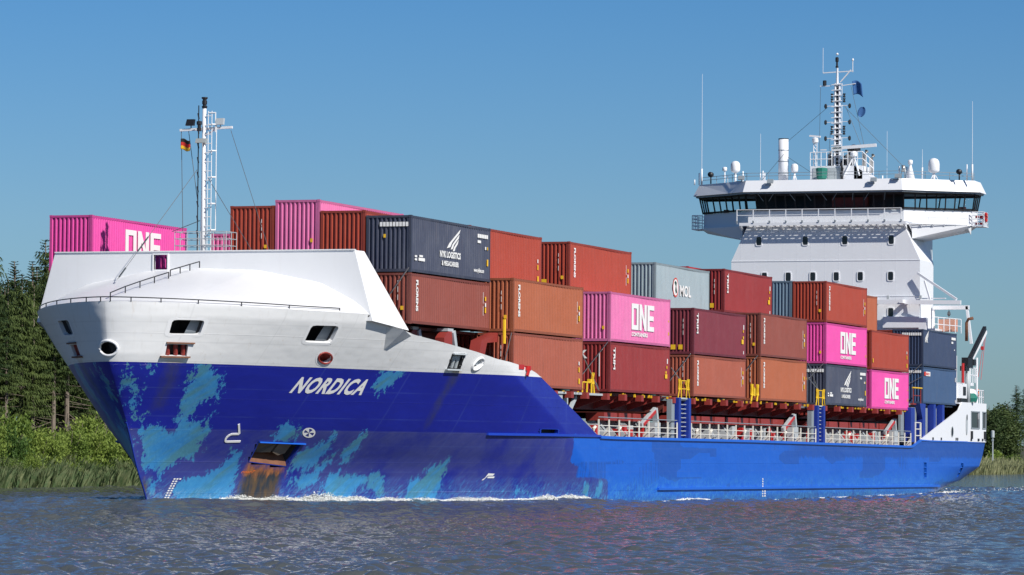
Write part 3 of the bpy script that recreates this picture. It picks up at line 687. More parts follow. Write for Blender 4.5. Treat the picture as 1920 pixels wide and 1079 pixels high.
ln = MB(); ln.lathe((FM[0], FM[1], 20.55), [(.12, 0), (.15, .1), (.10, .12), (.10, .2), (.13, .22), (.13, .38), (.10, .4), (.10, .46), (.16, .5), (.16, .57), (.06, .58)], 12); sub(ln, 'mast_light', 'black', fm_o)
ln = MB(); ln.lathe((FM[0]-.42, FM[1]+.1, 19.35), [(.12, 0), (.12, .15), (.09, .17), (.09, .3), (.14, .34), (.14, .5), (.05, .52)], 10)
for k in range(9): ln.tube([(FM[0]-.05, FM[1]+.28, 14+.75*k), (FM[0]-.05, FM[1]+.34, 14.3+.75*k)], .04, 5)
ln.tube([(FM[0]-.05, FM[1]+.3, 13.2), (FM[0]-.05, FM[1]+.3, 20.7)], .03, 5); sub(ln, 'signal_light', 'black', fm_o)
bk = MB(); c0 = [(FM[0]-.55, 1.85), (FM[0]+.8, 1.85), (FM[0]+.8, -1.0), (FM[0]-.55, -1.0)]
for k in range(4):
    (xa, ya), (xb, yb) = c0[k], c0[(k+1) % 4]
    for z in (13.5, 13.85, 14.2): bk.tube([(xa, ya, z), (xb, yb, z)], .022, 5)
    nn_ = 4 if k % 2 else 2
    for q in range(nn_): bk.tube([(xa+(xb-xa)*q/nn_, ya+(yb-ya)*q/nn_, 13.15), (xa+(xb-xa)*q/nn_, ya+(yb-ya)*q/nn_, 14.2)], .022, 5)
bk.box(FM[0]-.55, FM[0]+.8, -1.0, 1.85, 13.08, 13.14); sub(bk, 'platform_rail', 'light_grey', fm_o)
st_ = MB()
for a, b in (((FM[0], .9, 17.4), (-37.6, 2.55, 11.55)), ((FM[0], .3, 17.0), (-32.7, -2.6, 13.2)), ((FM[0], -.95, 19.4), (-32.7, -3.55, 13.2)), ((FM[0], .7, 14.8), (-32.5, 1.9, 14.2)), ((FM[0], 1.8, 19.5), (FM[0], 1.65, 14.2)), ((FM[0], 1.4, 19.45), (FM[0], .8, 15.5))):
    st_.tube([a, b], .018, 4); st_.nx()
a, b = Vector((FM[0], .9, 17.4)), Vector((-37.6, 2.55, 11.55)); st_.tube([a.lerp(b, .62), a.lerp(b, .75)], .04, 5); st_.tube([a.lerp(b, .9), a.lerp(b, .98)], .045, 5)
split(st_, 'stay', 'wire', fm_o)

# ------------------------------------------------------------------ deck side: coaming, hatch covers, rails, lashing bridges
mb = MB()
mb.box(-19, 79, -9.3, 9.3, 3.8, 5.0); sp(mb, 'hatch_coaming', 'dark_grey')
rb = MB(); x = 2.0
while x < 76.5:
    w = rng.uniform(2.3, 3.0)
    if not any(a < x+w/2 < b for a, b in ((11.5, 16.5), (46, 50))): rb.box(x, x+w, -10.38, -9.25, 5.0, 5.46); rb.nx()
    x += w+.42  # breaks in the beam stand in for shadows of the cover brackets
split(rb, 'coaming_top_beam', 'hatch_red')
for xa, xb in ((-13.6, -4.6), (-1.2, 12.7), (16.6, 46.6), (49.8, 77.2)):
    h = MB(); h.box(xa, xb, -9.6, 9.6, 5.62, 6.35)
    h.box(xa, xb, -10.7, 10.7, 6.36, 6.615)
    ho = sp(h, 'hatch_cover', 'deck_red')
    g = MB(); n = max(3, round((xb-xa)/3.9))
    for k in range(n+1):
        x = xa+.25+(xb-xa-.5)*k/n
        g.prism([(x-.05, -9.6, 5.66), (x-.05, -11.3, 6.22), (x-.05, -11.3, 6.42), (x-.05, -9.6, 6.42)], (.1, 0, 0))
        g.box(x-.24, x+.24, -11.58, -11.2, 6.16, 6.52)
        g.box(x-.06, x+.3, -11.2, -9.6, 6.3, 6.42); g.nx()
    split(g, 'cover_bracket', 'hatch_red', ho)
    tw = MB()
    for k in range(int((xb-xa)*1.4)):
        x = xa+rng.uniform(0, xb-xa); tw.box(x, x+.08, -11.3, -11.2, 6.4, 6.4+rng.uniform(.08, .2)); tw.nx()
    split(tw, 'twist_lock', 'letter_yellow', ho)
mb = MB(); x = 0.2; k = 0
while x < 76:
    if not any(a < x < b for a, b in ((12.3, 16), (46.4, 50))):
        lean = 0.5
        mb.prism([(x, -9.35, 3.9), (x, -10.75, 3.9), (x+lean*.1, -9.75, 5.0), (x, -9.35, 5.0)], (.06, 0, 0))
        if k % 2: mb.beam((x+.5, -10.75, 3.85), (x+.2, -9.9, 5.0), .16, .1)
        mb.nx()
    x += 1.9; k += 1
split(mb, 'coaming_stay', 'light_grey')
mb = MB(); mr = MB(); mg = MB()
for k in range(44):
    x = -1+78*rng.random()
    if any(a < x < b for a, b in ((12, 16.2), (46, 50))): continue
    q = rng.random()
    if q < .4: mr.box(x, x+.5, -10.4, -10.0, 3.85, 4.5+.35*rng.random())
    elif q < .7: mb.box(x, x+.8, -10.3, -9.9, 3.85, 4.7+.2*rng.random())
    else: mg.tube([(x, -10.6, 3.8), (x, -10.6, 4.5), (x+.3, -10.6, 4.6)], .1, 8)
    mr.nx(); mb.nx(); mg.nx()
split(mr, 'hydrant_box', 'bright_red'); split(mb, 'deck_locker', 'light_grey'); split(mg, 'vent_pipe', 'cream')
for x in (10.2, 43.2, 73.2):
    a = MB(); a.beam((x-2.6, -10.9, 4.75), (x+.3, -10.9, 5.75), .18, .28); a.beam((x+.3, -10.9, 5.8), (x+.7, -10.9, 4.7), .3, .3); a.box(x-.3, x+.9, -11.1, -10.6, 3.85, 4.95)
    ao = sp(a, 'cover_stowage_arm', 'light_grey'); b_ = MB(); b_.beam((x-2.3, -11.02, 4.8), (x+.1, -11.02, 5.62), .08, .16); b_.build('stripe', 'bright_red', ao)
def deck_rail(xa, xb, nm, mat='cream'):
    mb = MB(); n = max(1, round((xb-xa)/2.0)); za, zb = float(ztop(xa)), float(ztop(xb))
    for k in range(n+1):
        x = xa+(xb-xa)*k/n; z = za+(zb-za)*k/n; mb.box(x-.05, x+.05, -11.64, -11.57, z-.02, z+.98)
        if k % 4 == 1: mb.prism([(x-.04, -11.6, z), (x-.04, -11.2, z), (x-.04, -11.55, z+.6)], (.07, 0, 0))
    for h in (.30, .62): mb.tube([(xa, -11.6, za+h), (xb, -11.6, zb+h)], .026, 5)
    o = sp(mb, nm, mat); t = MB(); t.tube([(xa, -11.6, za+1.10), (xb, -11.6, zb+1.10)], .03, 5); t.build('top_wire', 'grey', o)
deck_rail(-2.9, 12.9, 'deck_railing'); deck_rail(16.0, 46.9, 'deck_railing'); deck_rail(49.7, 76.2, 'deck_railing')
def lash_bridge(x0, x1, mat='post_blue'):
    mb = MB(); zb = float(ztop(x0))-.1
    for x in (x0, x1-.62): mb.prism([(x, -11.68, zb), (x+.62, -11.68, zb), (x+.55, -11.68, zb+.5), (x+.55, -11.68, 6.5), (x+.07, -11.68, 6.5), (x+.07, -11.68, zb+.5)], (0, .55, 0)); mb.nx()
    o = split(mb, 'lashing_bridge_post', mat)[0]
    l = MB()
    for k in range(9): l.tube([(x0+.6, -11.5, zb+.3+.27*k), (x1-.6, -11.5, zb+.3+.27*k)], .03, 5)
    l.box(x0+.6, x1-.6, -11.6, -11.2, 6.42, 6.52); l.build('ladder', 'light_grey', o)
    g = MB(); g.box(x0-.9, x0-.25, -11.5, -11.2, zb, 6.4); g.box(x0-1.0, x1+.3, -11.2, 11.2, 6.3, 6.45); g.build('grey_post', 'grey', o)
    gt = MB(); xm = (x0+x1)/2; t = .035
    for x in (xm-.55, xm+.55): gt.tube([(x, -11.6, 6.5), (x, -11.6, 7.55)], t, 6)
    for z in (7.55, 7.05): gt.tube([(xm-.55, -11.6, z), (xm+.55, -11.6, z)], t, 6)
    for s in (-1, 1):
        gt.tube([(xm+s*1.25, -11.6, 6.5), (xm+s*.95, -11.6, 7.1)], t, 6)
        q = [(xm+s*.95-.2, -11.6, 7.0), (xm+s*.95+.2, -11.6, 7.0), (xm+s*.95+.22, -11.6, 7.65), (xm+s*.95-.18, -11.6, 7.65)]
        gt.tube(q+[q[0]], t, 6); gt.tube([(xm+s*.95, -11.6, 7.0), (xm+s*.95+.02, -11.6, 7.65)], .04, 5)
    gt.build('safety_gate', 'yellow', o)
    return o
lash_bridge(12.95, 15.75); lash_bridge(47.05, 49.35)
# fore end platform with its yellow rail, between the two foremost bays of the main deck
mb = MB(); mb.box(-9.5, -.9, -11.3, -9.0, 6.38, 6.5); pf = sp(mb, 'lashing_platform', 'light_grey')
g = MB()
for x in (-4.9, -4.05, -3.2): g.tube([(x, -11.25, 6.5), (x, -11.25, 7.1)], .05, 6)
g.tube([(-4.9, -11.25, 7.1), (-3.2, -11.25, 7.1)], .05, 6); g.tube([(-2.7, -11.25, 6.5), (-2.9, -11.25, 7.1)], .06, 6)
q = [(-3.15, -11.25, 7.05), (-2.75, -11.25, 7.05), (-2.75, -11.25, 7.65), (-3.15, -11.25, 7.65)]; g.tube(q+[q[0]], .05, 6); g.tube([(-2.95, -11.25, 7.05), (-2.95, -11.25, 7.65)], .04, 6); g.box(-3.5, -3.2, -11.3, -11.1, 7.1, 7.3)
g.build('safety_gate', 'yellow', pf)
s_ = MB(); s_.box(-9.0, -8.3, -11.2, -10.7, 3.8, 6.4); s_.box(-7.7, -7.0, -11.1, -10.6, 3.8, 6.4); s_.beam((-6.8, -10.9, 5.0), (-5.0, -10.9, 6.3), .15, .25); s_.build('support_post', 'light_grey', pf)
mb = MB()
for x in (30.7, 32.1):
    mb.tube([(x-.2, -11.45, 6.55), (x, -11.45, 7.0)], .06, 6); q = [(x-.25, -11.45, 6.95), (x+.2, -11.45, 6.95), (x+.2, -11.45, 7.65), (x-.25, -11.45, 7.65)]; mb.tube(q+[q[0]], .05, 6); mb.tube([(x, -11.45, 6.95), (x, -11.45, 7.65)], .06, 6)
mb.box(31.2, 31.6, -11.45, -11.3, 6.9, 7.4); sp(mb, 'lashing_gate', 'yellow')
# structure below the forward stacks: red stools, grey brackets on the bulwark
mb = MB(); mb.box(-27.0, -18.0, -8.2, 8.2, 8.2, 9.352); mb.box(-29.9, -17.7, -9.3, 9.3, 9.35, 9.5); mb.box(-26.5, -18.2, -4.5, 4.5, 3.8, 8.2); sp(mb, 'forward_hatch', 'deck_red')
for x in (-26.9, -23.9):
    yk = -float(halfb(x-1.0, 8.3))+.45
    b_ = MB(); b_.prism([(x-1.2, yk, 8.2), (x, yk, 8.1), (x, yk, 9.35), (x-.6, yk, 9.35), (x-1.25, yk, 9.0)], (0, .5, 0)); bo = sp(b_, 'stack_bracket', 'hatch_red')
    w_ = MB(); w_.beam((x+.6, yk, 8.0), (x+.05, yk, 9.35), .35, .2, (0, 1, 0)); w_.box(x-.7, x+.15, yk, yk+.6, 9.35, 9.5); w_.build('face_plate', 'light_grey', bo)
mb = MB(); mb.prism([(-20.9, -10.6, 7.7), (-20.1, -10.6, 7.7), (-19.4, -10.6, 8.9), (-17.6, -10.6, 9.0), (-17.6, -10.6, 9.5), (-20.3, -10.6, 9.0)], (0, .6, 0)); mb.box(-19.6, -17.9, -10.3, -9.7, 7.6, 8.2); to = sp(mb, 'corner_stool', 'hatch_red')
g = MB(); g.tube([(-17.8, -11.0, 8.9), (-17.8, -11.0, 10.2)], .09, 6); g.build('guide_post', 'yellow', to)
mb = MB(); mb.box(-17.4, -16.6, -11.75, -11.4, 7.55, 7.8); mb.nx(); mb.box(-16.3, -15.6, -11.8, -11.4, 7.5, 7.75); mb.beam((-16.0, -11.85, 7.7), (-16.4, -11.85, 7.2), .12); split(mb, 'bulwark_cleat', 'bright_red')
mb = MB(); mb.box(-16.8, -4.9, -10.8, 10.8, 6.45, 6.56); mb.box(-16.6, -5, -9.0, 9.0, 3.9, 6.45); sp(mb, 'fore_hatch_cover', 'deck_red')
# blue posts and grey panels that carry the aftermost stack
mb = MB()
for xa, xb, flare in ((76.3, 77.6, 0), (80.3, 81.3, -1.0), (84.2, 85.0, 0), (87.3, 88.1, 0)):
    zt = 6.75 if xa < 77 else 7.1; mb.prism([(xa, -11.6, 4.1), (xb, -11.6, 4.1), (xb, -11.6, zt), (xa+flare, -11.6, zt), (xa, -11.6, zt-1.2)], (0, .5, 0)); mb.nx()
so_ = split(mb, 'stack_post', 'post_blue')[0]
g = MB()
for xa, xb in ((74.6, 75.6), (78.0, 79.9), (81.9, 83.8), (85.4, 87.0)): g.box(xa, xb, -11.2, -11.0, 4.2, 6.8); g.nx()
g.box(77, 93.5, -11.1, 11.1, 6.95, 7.07); split(g, 'grey_panel', 'grey')
mb = MB()
for x in (77.7, 79.6): mb.box(x-.08, x+.08, -11.65, -11.55, 4.0, 5.6)
for z in (4.6, 5.1, 5.6): mb.tube([(77.7, -11.6, z), (79.6, -11.6, z)], .04, 5)
sp(mb, 'step_railing', 'cream')
mb = MB(); mb.box(78.2, 81.3, -11.3, 11.3, 7.0, 7.1)
for x in (78.3, 80.9): mb.tube([(x, -11.3, 7.1), (x, -11.3, 8.3)], .04, 5)
mb.tube([(78.3, -11.3, 7.7), (80.9, -11.3, 7.7)], .035, 5); lr = sp(mb, 'lashing_platform', 'hatch_red')
g = MB(); g.tube([(77.9, -11.35, 8.3), (81.1, -11.35, 8.3)], .06, 6); g.build('yellow_rail', 'yellow', lr)
# lashing rods at the stack ends
mb = MB()
for a, b in (((-30.05, -8.0, 9.6), (-30.05, -10.1, 12.4)), ((-17.4, -10.6, 6.7), (-17.45, -11.3, 9.5)), ((-.15, -9.2, 7.0), (-.15, -11.25, 9.5)), ((-1.6, -11.2, 6.7), (-5.0, -11.3, 8.6)),
             ((17.2, -9.2, 6.8), (17.2, -11.2, 9.3)), ((14.4, -11.5, 7.4), (12.3, -11.4, 8.3)), ((33.0, -9.2, 7.1), (33.0, -11.2, 9.6)), ((50.6, -9.2, 7.5), (50.6, -11.2, 9.5)), ((48.5, -11.5, 7.2), (45.5, -11.4, 9.4)), ((48.0, -11.5, 7.6), (45.5, -11.4, 8.4)),
             ((81.4, -9.2, 8.4), (81.4, -11.25, 10.2)), ((81.4, -9.0, 8.0), (81.4, -11.25, 9.2))):
    mb.tube([a, b], .03, 5); m0 = Vector(a).lerp(Vector(b), .04); m1 = Vector(a).lerp(Vector(b), .2); mb.tube([m0, m1], .06, 6); mb.nx()
split(mb, 'lashing_rod', 'steel')

# ------------------------------------------------------------------ containers
L40, WC = 12.192, 2.438
def corr(n_per, length, depth):
    """trapezoid wave along a length: list of (position, inset)."""
    p = length/n_per; out = []
    for k in range(n_per):
        x = k*p; out += [(x, 0.0), (x+p*.30, 0.0), (x+p*.5, depth), (x+p*.80, depth)]
    out.append((length, 0.0)); return out
CM = {}
def container_meshes(h):
    if h in CM: return CM[h]
    b = MB(); hl, hw = L40/2, WC/2; z0, z1 = 0.17, h-.12
    prof = corr(42, L40-.32, .036)
    for s in (-1, 1):
        pts = [(-hl+.16+x, s*(hw-.012-d)) for x, d in prof]
        for (xa, ya), (xb, yb) in zip(pts[:-1], pts[1:]): b.quad((xa, ya, z0), (xb, yb, z0), (xb, yb, z1), (xa, ya, z1))
    prof = corr(9, WC-.28, .10)
    pts = [(-hw+.14+y, -hl+.02+d) for y, d in prof]
    for (ya, xa), (yb, xb) in zip(pts[:-1], pts[1:]): b.quad((xa, ya, z0), (xb, yb, z0), (xb, yb, z1), (xa, ya, z1))
    b.quad((hl-.05, -hw+.1, z0), (hl-.05, hw-.1, z0), (hl-.05, hw-.1, z1), (hl-.05, -hw+.1, z1))
    prof = corr(44, L40-.2, .02); pts = [(-hl+.1+x, h-.01-d) for x, d in prof]
    for (xa, za), (xb, zb) in zip(pts[:-1], pts[1:]): b.quad((xa, -hw+.05, za), (xb, -hw+.05, zb), (xb, hw-.05, zb), (xa, hw-.05, za))
    b.quad((-hl+.1, -hw+.05, .15), (hl-.1, -hw+.05, .15), (hl-.1, hw-.05, .15), (-hl+.1, hw-.05, .15))
    f = MB()
    for sx in (-1, 1):
        for sy in (-1, 1):
            xa, xb = sorted((sx*hl, sx*(hl-.16))); ya, yb = sorted((sy*hw, sy*(hw-.14)))
            f.box(xa+.004, xb-.004, ya+.004, yb-.004, .118, h-.118)
            f.box(xa-.008, xb+.008, ya-.008, yb+.008, 0, .118); f.box(xa-.008, xb+.008, ya-.008, yb+.008, h-.118, h)
        xa, xb = sorted((sx*hl, sx*(hl-.06)))
        f.box(xa+.006, xb, -hw+.14, hw-.14, .02, .17); f.box(xa+.006, xb, -hw+.14, hw-.14, h-.13, h-.012)
    for sy in (-1, 1):
        ya, yb = sorted((sy*hw, sy*(hw-.07)))
        f.box(-hl+.16, hl-.16, ya+.006, yb, .03, .17); f.box(-hl+.16, hl-.16, ya+.006, yb, h-.13, h-.03)
    for k in range(43):                       # darker frame-coloured blocks stand in for the shaded gaps under the top rail
        x = -hl+.3+k*(L40-.6)/42
        f.box(x-.045, x+.045, -hw-.004, -hw+.05, h-.165, h-.125)
    d = MB()
    for y in (-.95, -.35, .35, .95): d.tube([(hl-.01, y, .2), (hl-.01, y, h-.15)], .03, 6)
    d.box(hl-.05, hl-.02, -.02, .02, .2, h-.15)
    CM[h] = tuple(m.build(n, 'grey') for m, n in ((b, 'box_panel'), (f, 'frame'), (d, 'door_bar')))
    out = tuple(o.data for o in CM[h])
    for o in CM[h]: bpy.data.objects.remove(o)
    CM[h] = out; return out

COL = {'brown': (.235, .060, .042), 'orange_brown': (.36, .102, .044), 'rust_brown': (.33, .048, .025), 'dark_red': (.245, .026, .026), 'maroon': (.175, .027, .040), 'salmon': (.33, .086, .050),
       'pink': (.68, .072, .33), 'pale_pink': (.66, .16, .36), 'navy': (.052, .060, .095), 'deep_navy': (.034, .052, .105), 'steel_blue': (.042, .085, .175), 'pale_grey': (.29, .36, .39), 'blue_grey': (.13, .20, .27), 'red': (.50, .025, .03)}
FADE = {'navy': .18, 'pale_pink': .2, 'pale_grey': .2, 'blue_grey': .3}
CMAT = {k: container_paint(k.replace('_', ' ')+' container paint', v, FADE.get(k, .06), .55 if k not in ('pink',) else .25) for k, v in COL.items()}
FMAT = {k: container_paint(k.replace('_', ' ')+' container frame', tuple(x*.72 for x in v), FADE.get(k, .06), .8) for k, v in COL.items()}
MESHCACHE = {}
def with_mat(me, mat, key):
    if key not in MESHCACHE:
        m2 = me.copy(); m2.materials.clear(); m2.materials.append(mat); MESHCACHE[key] = m2
    return MESHCACHE[key]

def side_quads(mb, items, h):
    """quads on the port side: (x from the fore end, z from the bottom, w, h)"""
    for x, z, w, hh in items: mb.box(-L40/2+x, -L40/2+x+w, -WC/2-.022, -WC/2-.006, z, z+hh); mb.nx()
def letters(body, x, z, size, bold=0.02, vert=False, sx=1.0, shear=0.0):
    vs, fs, w, hh = text_mesh(body, size, bold, shear); mb = MB()
    if vert: pts = [(-L40/2+x+v, -WC/2-.018, z-u*sx) for u, v in vs]
    else: pts = [(-L40/2+x+u*sx, -WC/2-.018, z+v) for u, v in vs]
    mb.add(pts, fs); return mb
def front_quads(mb, items):
    """quads on the fore end: (y from the starboard edge seen from ahead, z, w, h)"""
    for y, z, w, hh in items: mb.box(-L40/2-.022, -L40/2-.006, WC/2-y-w, WC/2-y, z, z+hh); mb.nx()
def poly_side(mb, pts): mb.prism([(-L40/2+x, -WC/2-.008, z) for x, z in pts], (0, -.016, 0))

def one_logo(h):
    mb = MB(); x, z, s = 4.15, .82, (h-.0)/2.9
    H = 1.55*s; w = .28
    def q(x0, x1, z0, z1): mb.box(-L40/2+x0, -L40/2+x1, -WC/2-.024, -WC/2-.006, z+z0, z+z1)
    q(x, x+.38, 0, H); q(x+1.0, x+1.38, 0, H); q(x+.38, x+1.0, 0, w); q(x+.38, x+1.0, H-w, H)
    a = x+1.58; q(a, a+.42, 0, H); q(a+1.0, a+1.42, 0, H)
    poly_side(mb, [(a+.42, H+z), (a+.42, H*.62+z), (a+1.0, z), (a+1.0, H*.38+z)])
    e = a+1.62; q(e, e+.42, 0, H); q(e+.42, e+1.35, 0, w); q(e+.42, e+1.35, H-w, H); q(e+.42, e+1.25, H/2-w/2, H/2+w/2)
    return mb, letters('CONTAINERS', x, z-.38, .30, .012, sx=1.75)
def wing(mb, x, z, s):
    for pts in ([(0, .2), (.35, .55), (1.9, 1.55), (1.75, 1.3), (.75, .65), (.45, .3)], [(.55, .15), (.8, .5), (1.75, 1.2), (1.65, .95), (1.0, .5), (.8, .2)], [(.85, .05), (1.05, .35), (1.65, .85), (1.5, .55), (1.2, .3), (1.1, .1)]):
        poly_side(mb, [(x+a*s*1.25, z+b*s*.92) for a, b in pts])

SIDE_TEXT = {'florens': 'florens', 'triton': 'TRIM', 'k': 'K'}
def logo(t, style, h):
    def p(mb, name, mat):
        if name != 'marking': mb.marks = []
        split(mb, name, mat, t)
    if style == 'one':
        a, b = one_logo(h); p(a, 'lettering', 'letter_white'); p(b, 'lettering', 'letter_white')
        m = MB(); side_quads(m, [(11.75, .7, .12, .2), (11.75, 1.5, .1, .12)], h); front_quads(m, [(1.95, .7, .14, .2)]); p(m, 'marking', 'letter_yellow')
    elif style in ('florens', 'florens_bar'):
        p(letters('FLORENS', .75, h-.34, .42, .02, True, 1.0 if h > 2.7 else .92), 'lettering', 'letter_white')
        m = MB(); side_quads(m, [(11.35, .95, .16, .3), (11.35, 1.6, .16, .22)], h); front_quads(m, [(1.9, .7, .16, .2)] if style == 'florens' else [(.7, .3, .32, .4), (1.9, .7, .16, .2)]); p(m, 'marking', 'letter_yellow')
        m = MB(); side_quads(m, [(11.36, 1.28, .14, .2), (11.05, .8, .02, .5), (11.05, 1.45, .02, .6)], h); front_quads(m, [(1.74, 1.2, .02, .28), (1.74, 1.6, .02, .3), (1.74, 2.0, .02, .2)]); p(m, 'marking', 'letter_white')
    elif style == 'dark':
        p(letters('TRIM', .6, h-.3, .50, .02, True, 1.15), 'lettering', 'letter_white')
        m = MB(); side_quads(m, [(11.1, .95, .45, .3), (11.4, 1.3, .2, .16), (11.4, 1.7, .14, .16)], h); front_quads(m, [(.95, .3, .3, .3), (1.45, .3, .26, .3)]); p(m, 'marking', 'letter_yellow')
        m = MB(); side_quads(m, [(11.5, 1.9, .14, .3), (11.5, .3, .1, .2)], h); front_quads(m, [(1.74, 1.2, .02, .28), (1.74, 1.6, .02, .3), (1.74, 2.0, .02, .2)]); p(m, 'marking', 'letter_white')
    elif style == 'plain':
        m = MB(); side_quads(m, [(11.4, 1.0, .15, .28), (11.4, .35, .22, .3), (.35, .5, .18, .3)], h); front_quads(m, [(.7, .3, .2, .3), (1.9, .7, .14, .18)]); p(m, 'marking', 'letter_yellow')
        m = MB(); side_quads(m, [(11.4, 1.4, .12, .2)], h); front_quads(m, [(1.74, 1.2, .02, .28), (1.74, 1.6, .02, .3), (1.74, 2.0, .02, .2)]); p(m, 'marking', 'letter_white')
    elif style == 'wing':
        m = MB(); wing(m, 5.3, 1.32, .86); p(m, 'wing_emblem', 'letter_white')
        p(letters('NYK LOGISTICS', 4.25, .98, .44, .018, sx=1.02), 'lettering', 'letter_white'); p(letters('& MEGACARRIER', 4.55, .56, .34, .012, sx=1.0), 'lettering', 'letter_white')
        p(letters('www.nykline.com', 9.5, .38, .30, .01, sx=.75), 'lettering', 'letter_white')
        m = MB(); side_quads(m, [(10.1+.28*k, 2.3, .22, .2) for k in range(6)]+[(10.1, 2.02, .5, .14), (.55, .62, .3, .1), (.55, .78, .3, .1), (1.1, .62, .9, .16), (1.2, .82, .5, .1), (11.3, 1.7, .16, .16)], h); front_quads(m, [(.75+.175*k, 2.32, .13, .22) for k in range(9)]); p(m, 'marking', 'letter_white')
        m = MB(); side_quads(m, [(11.6, .85, .2, .35), (11.65, 1.7, .1, .16)], h); front_quads(m, [(.95, 1.75, .12, .18)]); p(m, 'marking', 'letter_yellow')
    elif style == 'smallwing':
        m = MB(); wing(m, .6, h-.85, .52); p(m, 'wing_emblem', 'letter_white'); p(letters('NYK', .55, h-1.02, .36, .015, sx=1.35), 'lettering', 'letter_white')
        m = MB(); side_quads(m, [(10.2, h-.55, 1.5, .2), (10.2, h-.85, .6, .16), (11.2, 1.5, .2, .1)], h); front_quads(m, [(.75+.175*k, h-.5, .13, .22) for k in range(9)]); p(m, 'marking', 'letter_white')
    elif style == 'redbox':
        m = MB(); side_quads(m, [(.95, h-.72, 1.5, .34)], h); p(m, 'marking', 'letter_white'); m = MB(); side_quads(m, [(.35, h-.70, .6, .3)], h); p(m, 'marking', 'letter_red')
        vs = letters('SEACO', 1.0, h-.66, .26, .012, sx=1.4); 
        for i, (a, b, c) in enumerate(vs.v): vs.v[i] = (a, b-.012, c)
        p(vs, 'lettering', 'letter_red')
        m = MB(); side_quads(m, [(11.6, 1.9, .15, .35), (11.6, .25, .15, .2)], h); front_quads(m, [(.75+.175*k, h-.5, .13, .2) for k in range(9)]); p(m, 'marking', 'letter_white')
    elif style == 'gator':
        p(letters('MOL', 5.35, .98, .95, .025, sx=1.28), 'lettering', 'letter_white')
        m = MB(); cx, cz = 4.35, 1.5
        def rim(r0, r1, a0=0, a1=2*math.pi):
            for i in range(24):
                a, b = a0+(a1-a0)*i/24, a0+(a1-a0)*(i+1)/24
                m.quad(*[(-L40/2+cx+1.0*r*math.cos(t)*.62, -WC/2-.02, cz+r*math.sin(t)*.62) for r, t in ((r1, a), (r1, b), (r0, b), (r0, a))])
        rim(.85, 1.0); p(m, 'round_emblem', 'letter_red')
        m = MB(); rim(.02, .84); p(m, 'round_emblem', 'letter_white')
        m = MB(); m.prism([(-L40/2+cx+a, -WC/2-.022, cz+b) for a, b in ((-.3, .3), (-.05, .42), (.22, .3), (.12, .05), (.3, -.3), (.05, -.42), (-.12, -.2), (-.02, .1))], (0, -.01, 0)); p(m, 'round_emblem', 'letter_dark')
    elif style == 'kfront':
        p(letters('TRIM', .6, h-.3, .50, .02, True, 1.15), 'lettering', 'letter_white')
        m = MB(); side_quads(m, [(11.1, 1.0, .45, .26), (11.2, 1.3, .2, .14), (11.4, 1.6, .14, .16)], h); p(m, 'marking', 'letter_yellow')
        vs, fs, w, hh = text_mesh('K', .62, .03); m = MB(); m.add([(-L40/2-.02, .62-u*1.0, h-.95+v) for u, v in vs], fs); m.box(-L40/2-.02, -L40/2-.008, -.6, -.55, .9, 2.3); p(m, 'lettering', 'letter_white')
        m = MB(); side_quads(m, [(11.5, 1.9, .14, .3)], h); p(m, 'marking', 'letter_white')

def container(x, y, z, h, colour, style, label, cname='shipping_container'):
    t = empty(cname, (x+L40/2, y+WC/2, z)); tag(t, label, 'container', 'containers stacked on the ship')
    b, f, d = container_meshes(h)
    for me, nm, mt, k in ((b, 'corrugated_panel', CMAT, 'b'), (f, 'frame', FMAT, 'f'), (d, 'door_bar', FMAT, 'd')):
        o = bpy.data.objects.new(nm, with_mat(me, mt[colour], (k, h, colour))); col.objects.link(o); o.parent = t
    if style: logo(t, style, h)
    return t
HC, ST = 2.896, 2.591
G = .029
xA, xB, xC, xD, xE, xF, xG, xH = -29.94, -17.33, 0.0, 17.33, 33.14, 50.72, 64.38, 81.53
yA, yB = -10.16, -11.35
z1 = 6.63; z2 = z1+HC+G; z3 = z2+HC+G
zA1 = 9.56; zA2 = zA1+ST+G
container(xA, yA, zA1, ST, 'brown', 'florens', 'dull brown container under the navy wing-logo container, just behind the white bow plating')
container(xA, yA, zA2, HC, 'navy', 'wing', 'faded navy container with white wing logo, high at the fore end of the stacks')
container(xA, yA+2.5, zA2+.27, HC, 'rust_brown', None, 'red-brown container whose end shows between the tall pink one and the upper navy wing-logo one')
container(xA, yA+5.0, zA2+.85, HC, 'pale_pink', 'one', 'tallest pink container, its end rising between two red-brown container ends')
container(xA, yA+7.5, zA2+.57, HC, 'rust_brown', 'plain', 'red-brown container end nearest the white foremast, left of the tall pink one')
container(xA, yA+12.5, 10.30, HC, 'pink', None, 'pink container glimpsed through the hole in the white breakwater')
container(xA, yA+17.75, zA2+.22, HC, 'pink', 'one', 'bright pink container with big white letters, standing alone left of the foremast')
container(xA, yA+17.75, zA2+.22-HC-G, HC, 'brown', None, 'dark brown container below the lone pink one left of the foremast')
container(xB, 3.85, 12.1, HC, 'pale_pink', None, 'pink container end low behind the foremast platform rail')
container(xB, yB, z1, HC, 'salmon', 'plain', 'light red-brown container without lettering, half hidden behind the sloping bow bulwark')
container(xB, yB+2.5, z1, HC, 'rust_brown', None, 'shadowed red-brown container inboard behind the red corner stool on the fore bulwark')
container(xB, yB, z2, HC, 'orange_brown', 'florens_bar', 'orange-brown lettered container above the one half hidden by the sloping bulwark')
container(xB, yB+2.5, z3-.06, HC, 'rust_brown', 'plain', 'red-brown container directly behind the upper navy wing-logo container')
container(xC, yB, z1, HC, 'dark_red', 'kfront', 'dark red container under the pale pink one, with K on its end')
container(xC, yB, z2, HC, 'pale_pink', 'one', 'faded pale pink container with white letters above a dark red one')
container(xC, yB+2.5, z3, HC, 'rust_brown', 'florens_bar', 'red-brown lettered container in the top row, left of the pale grey one')
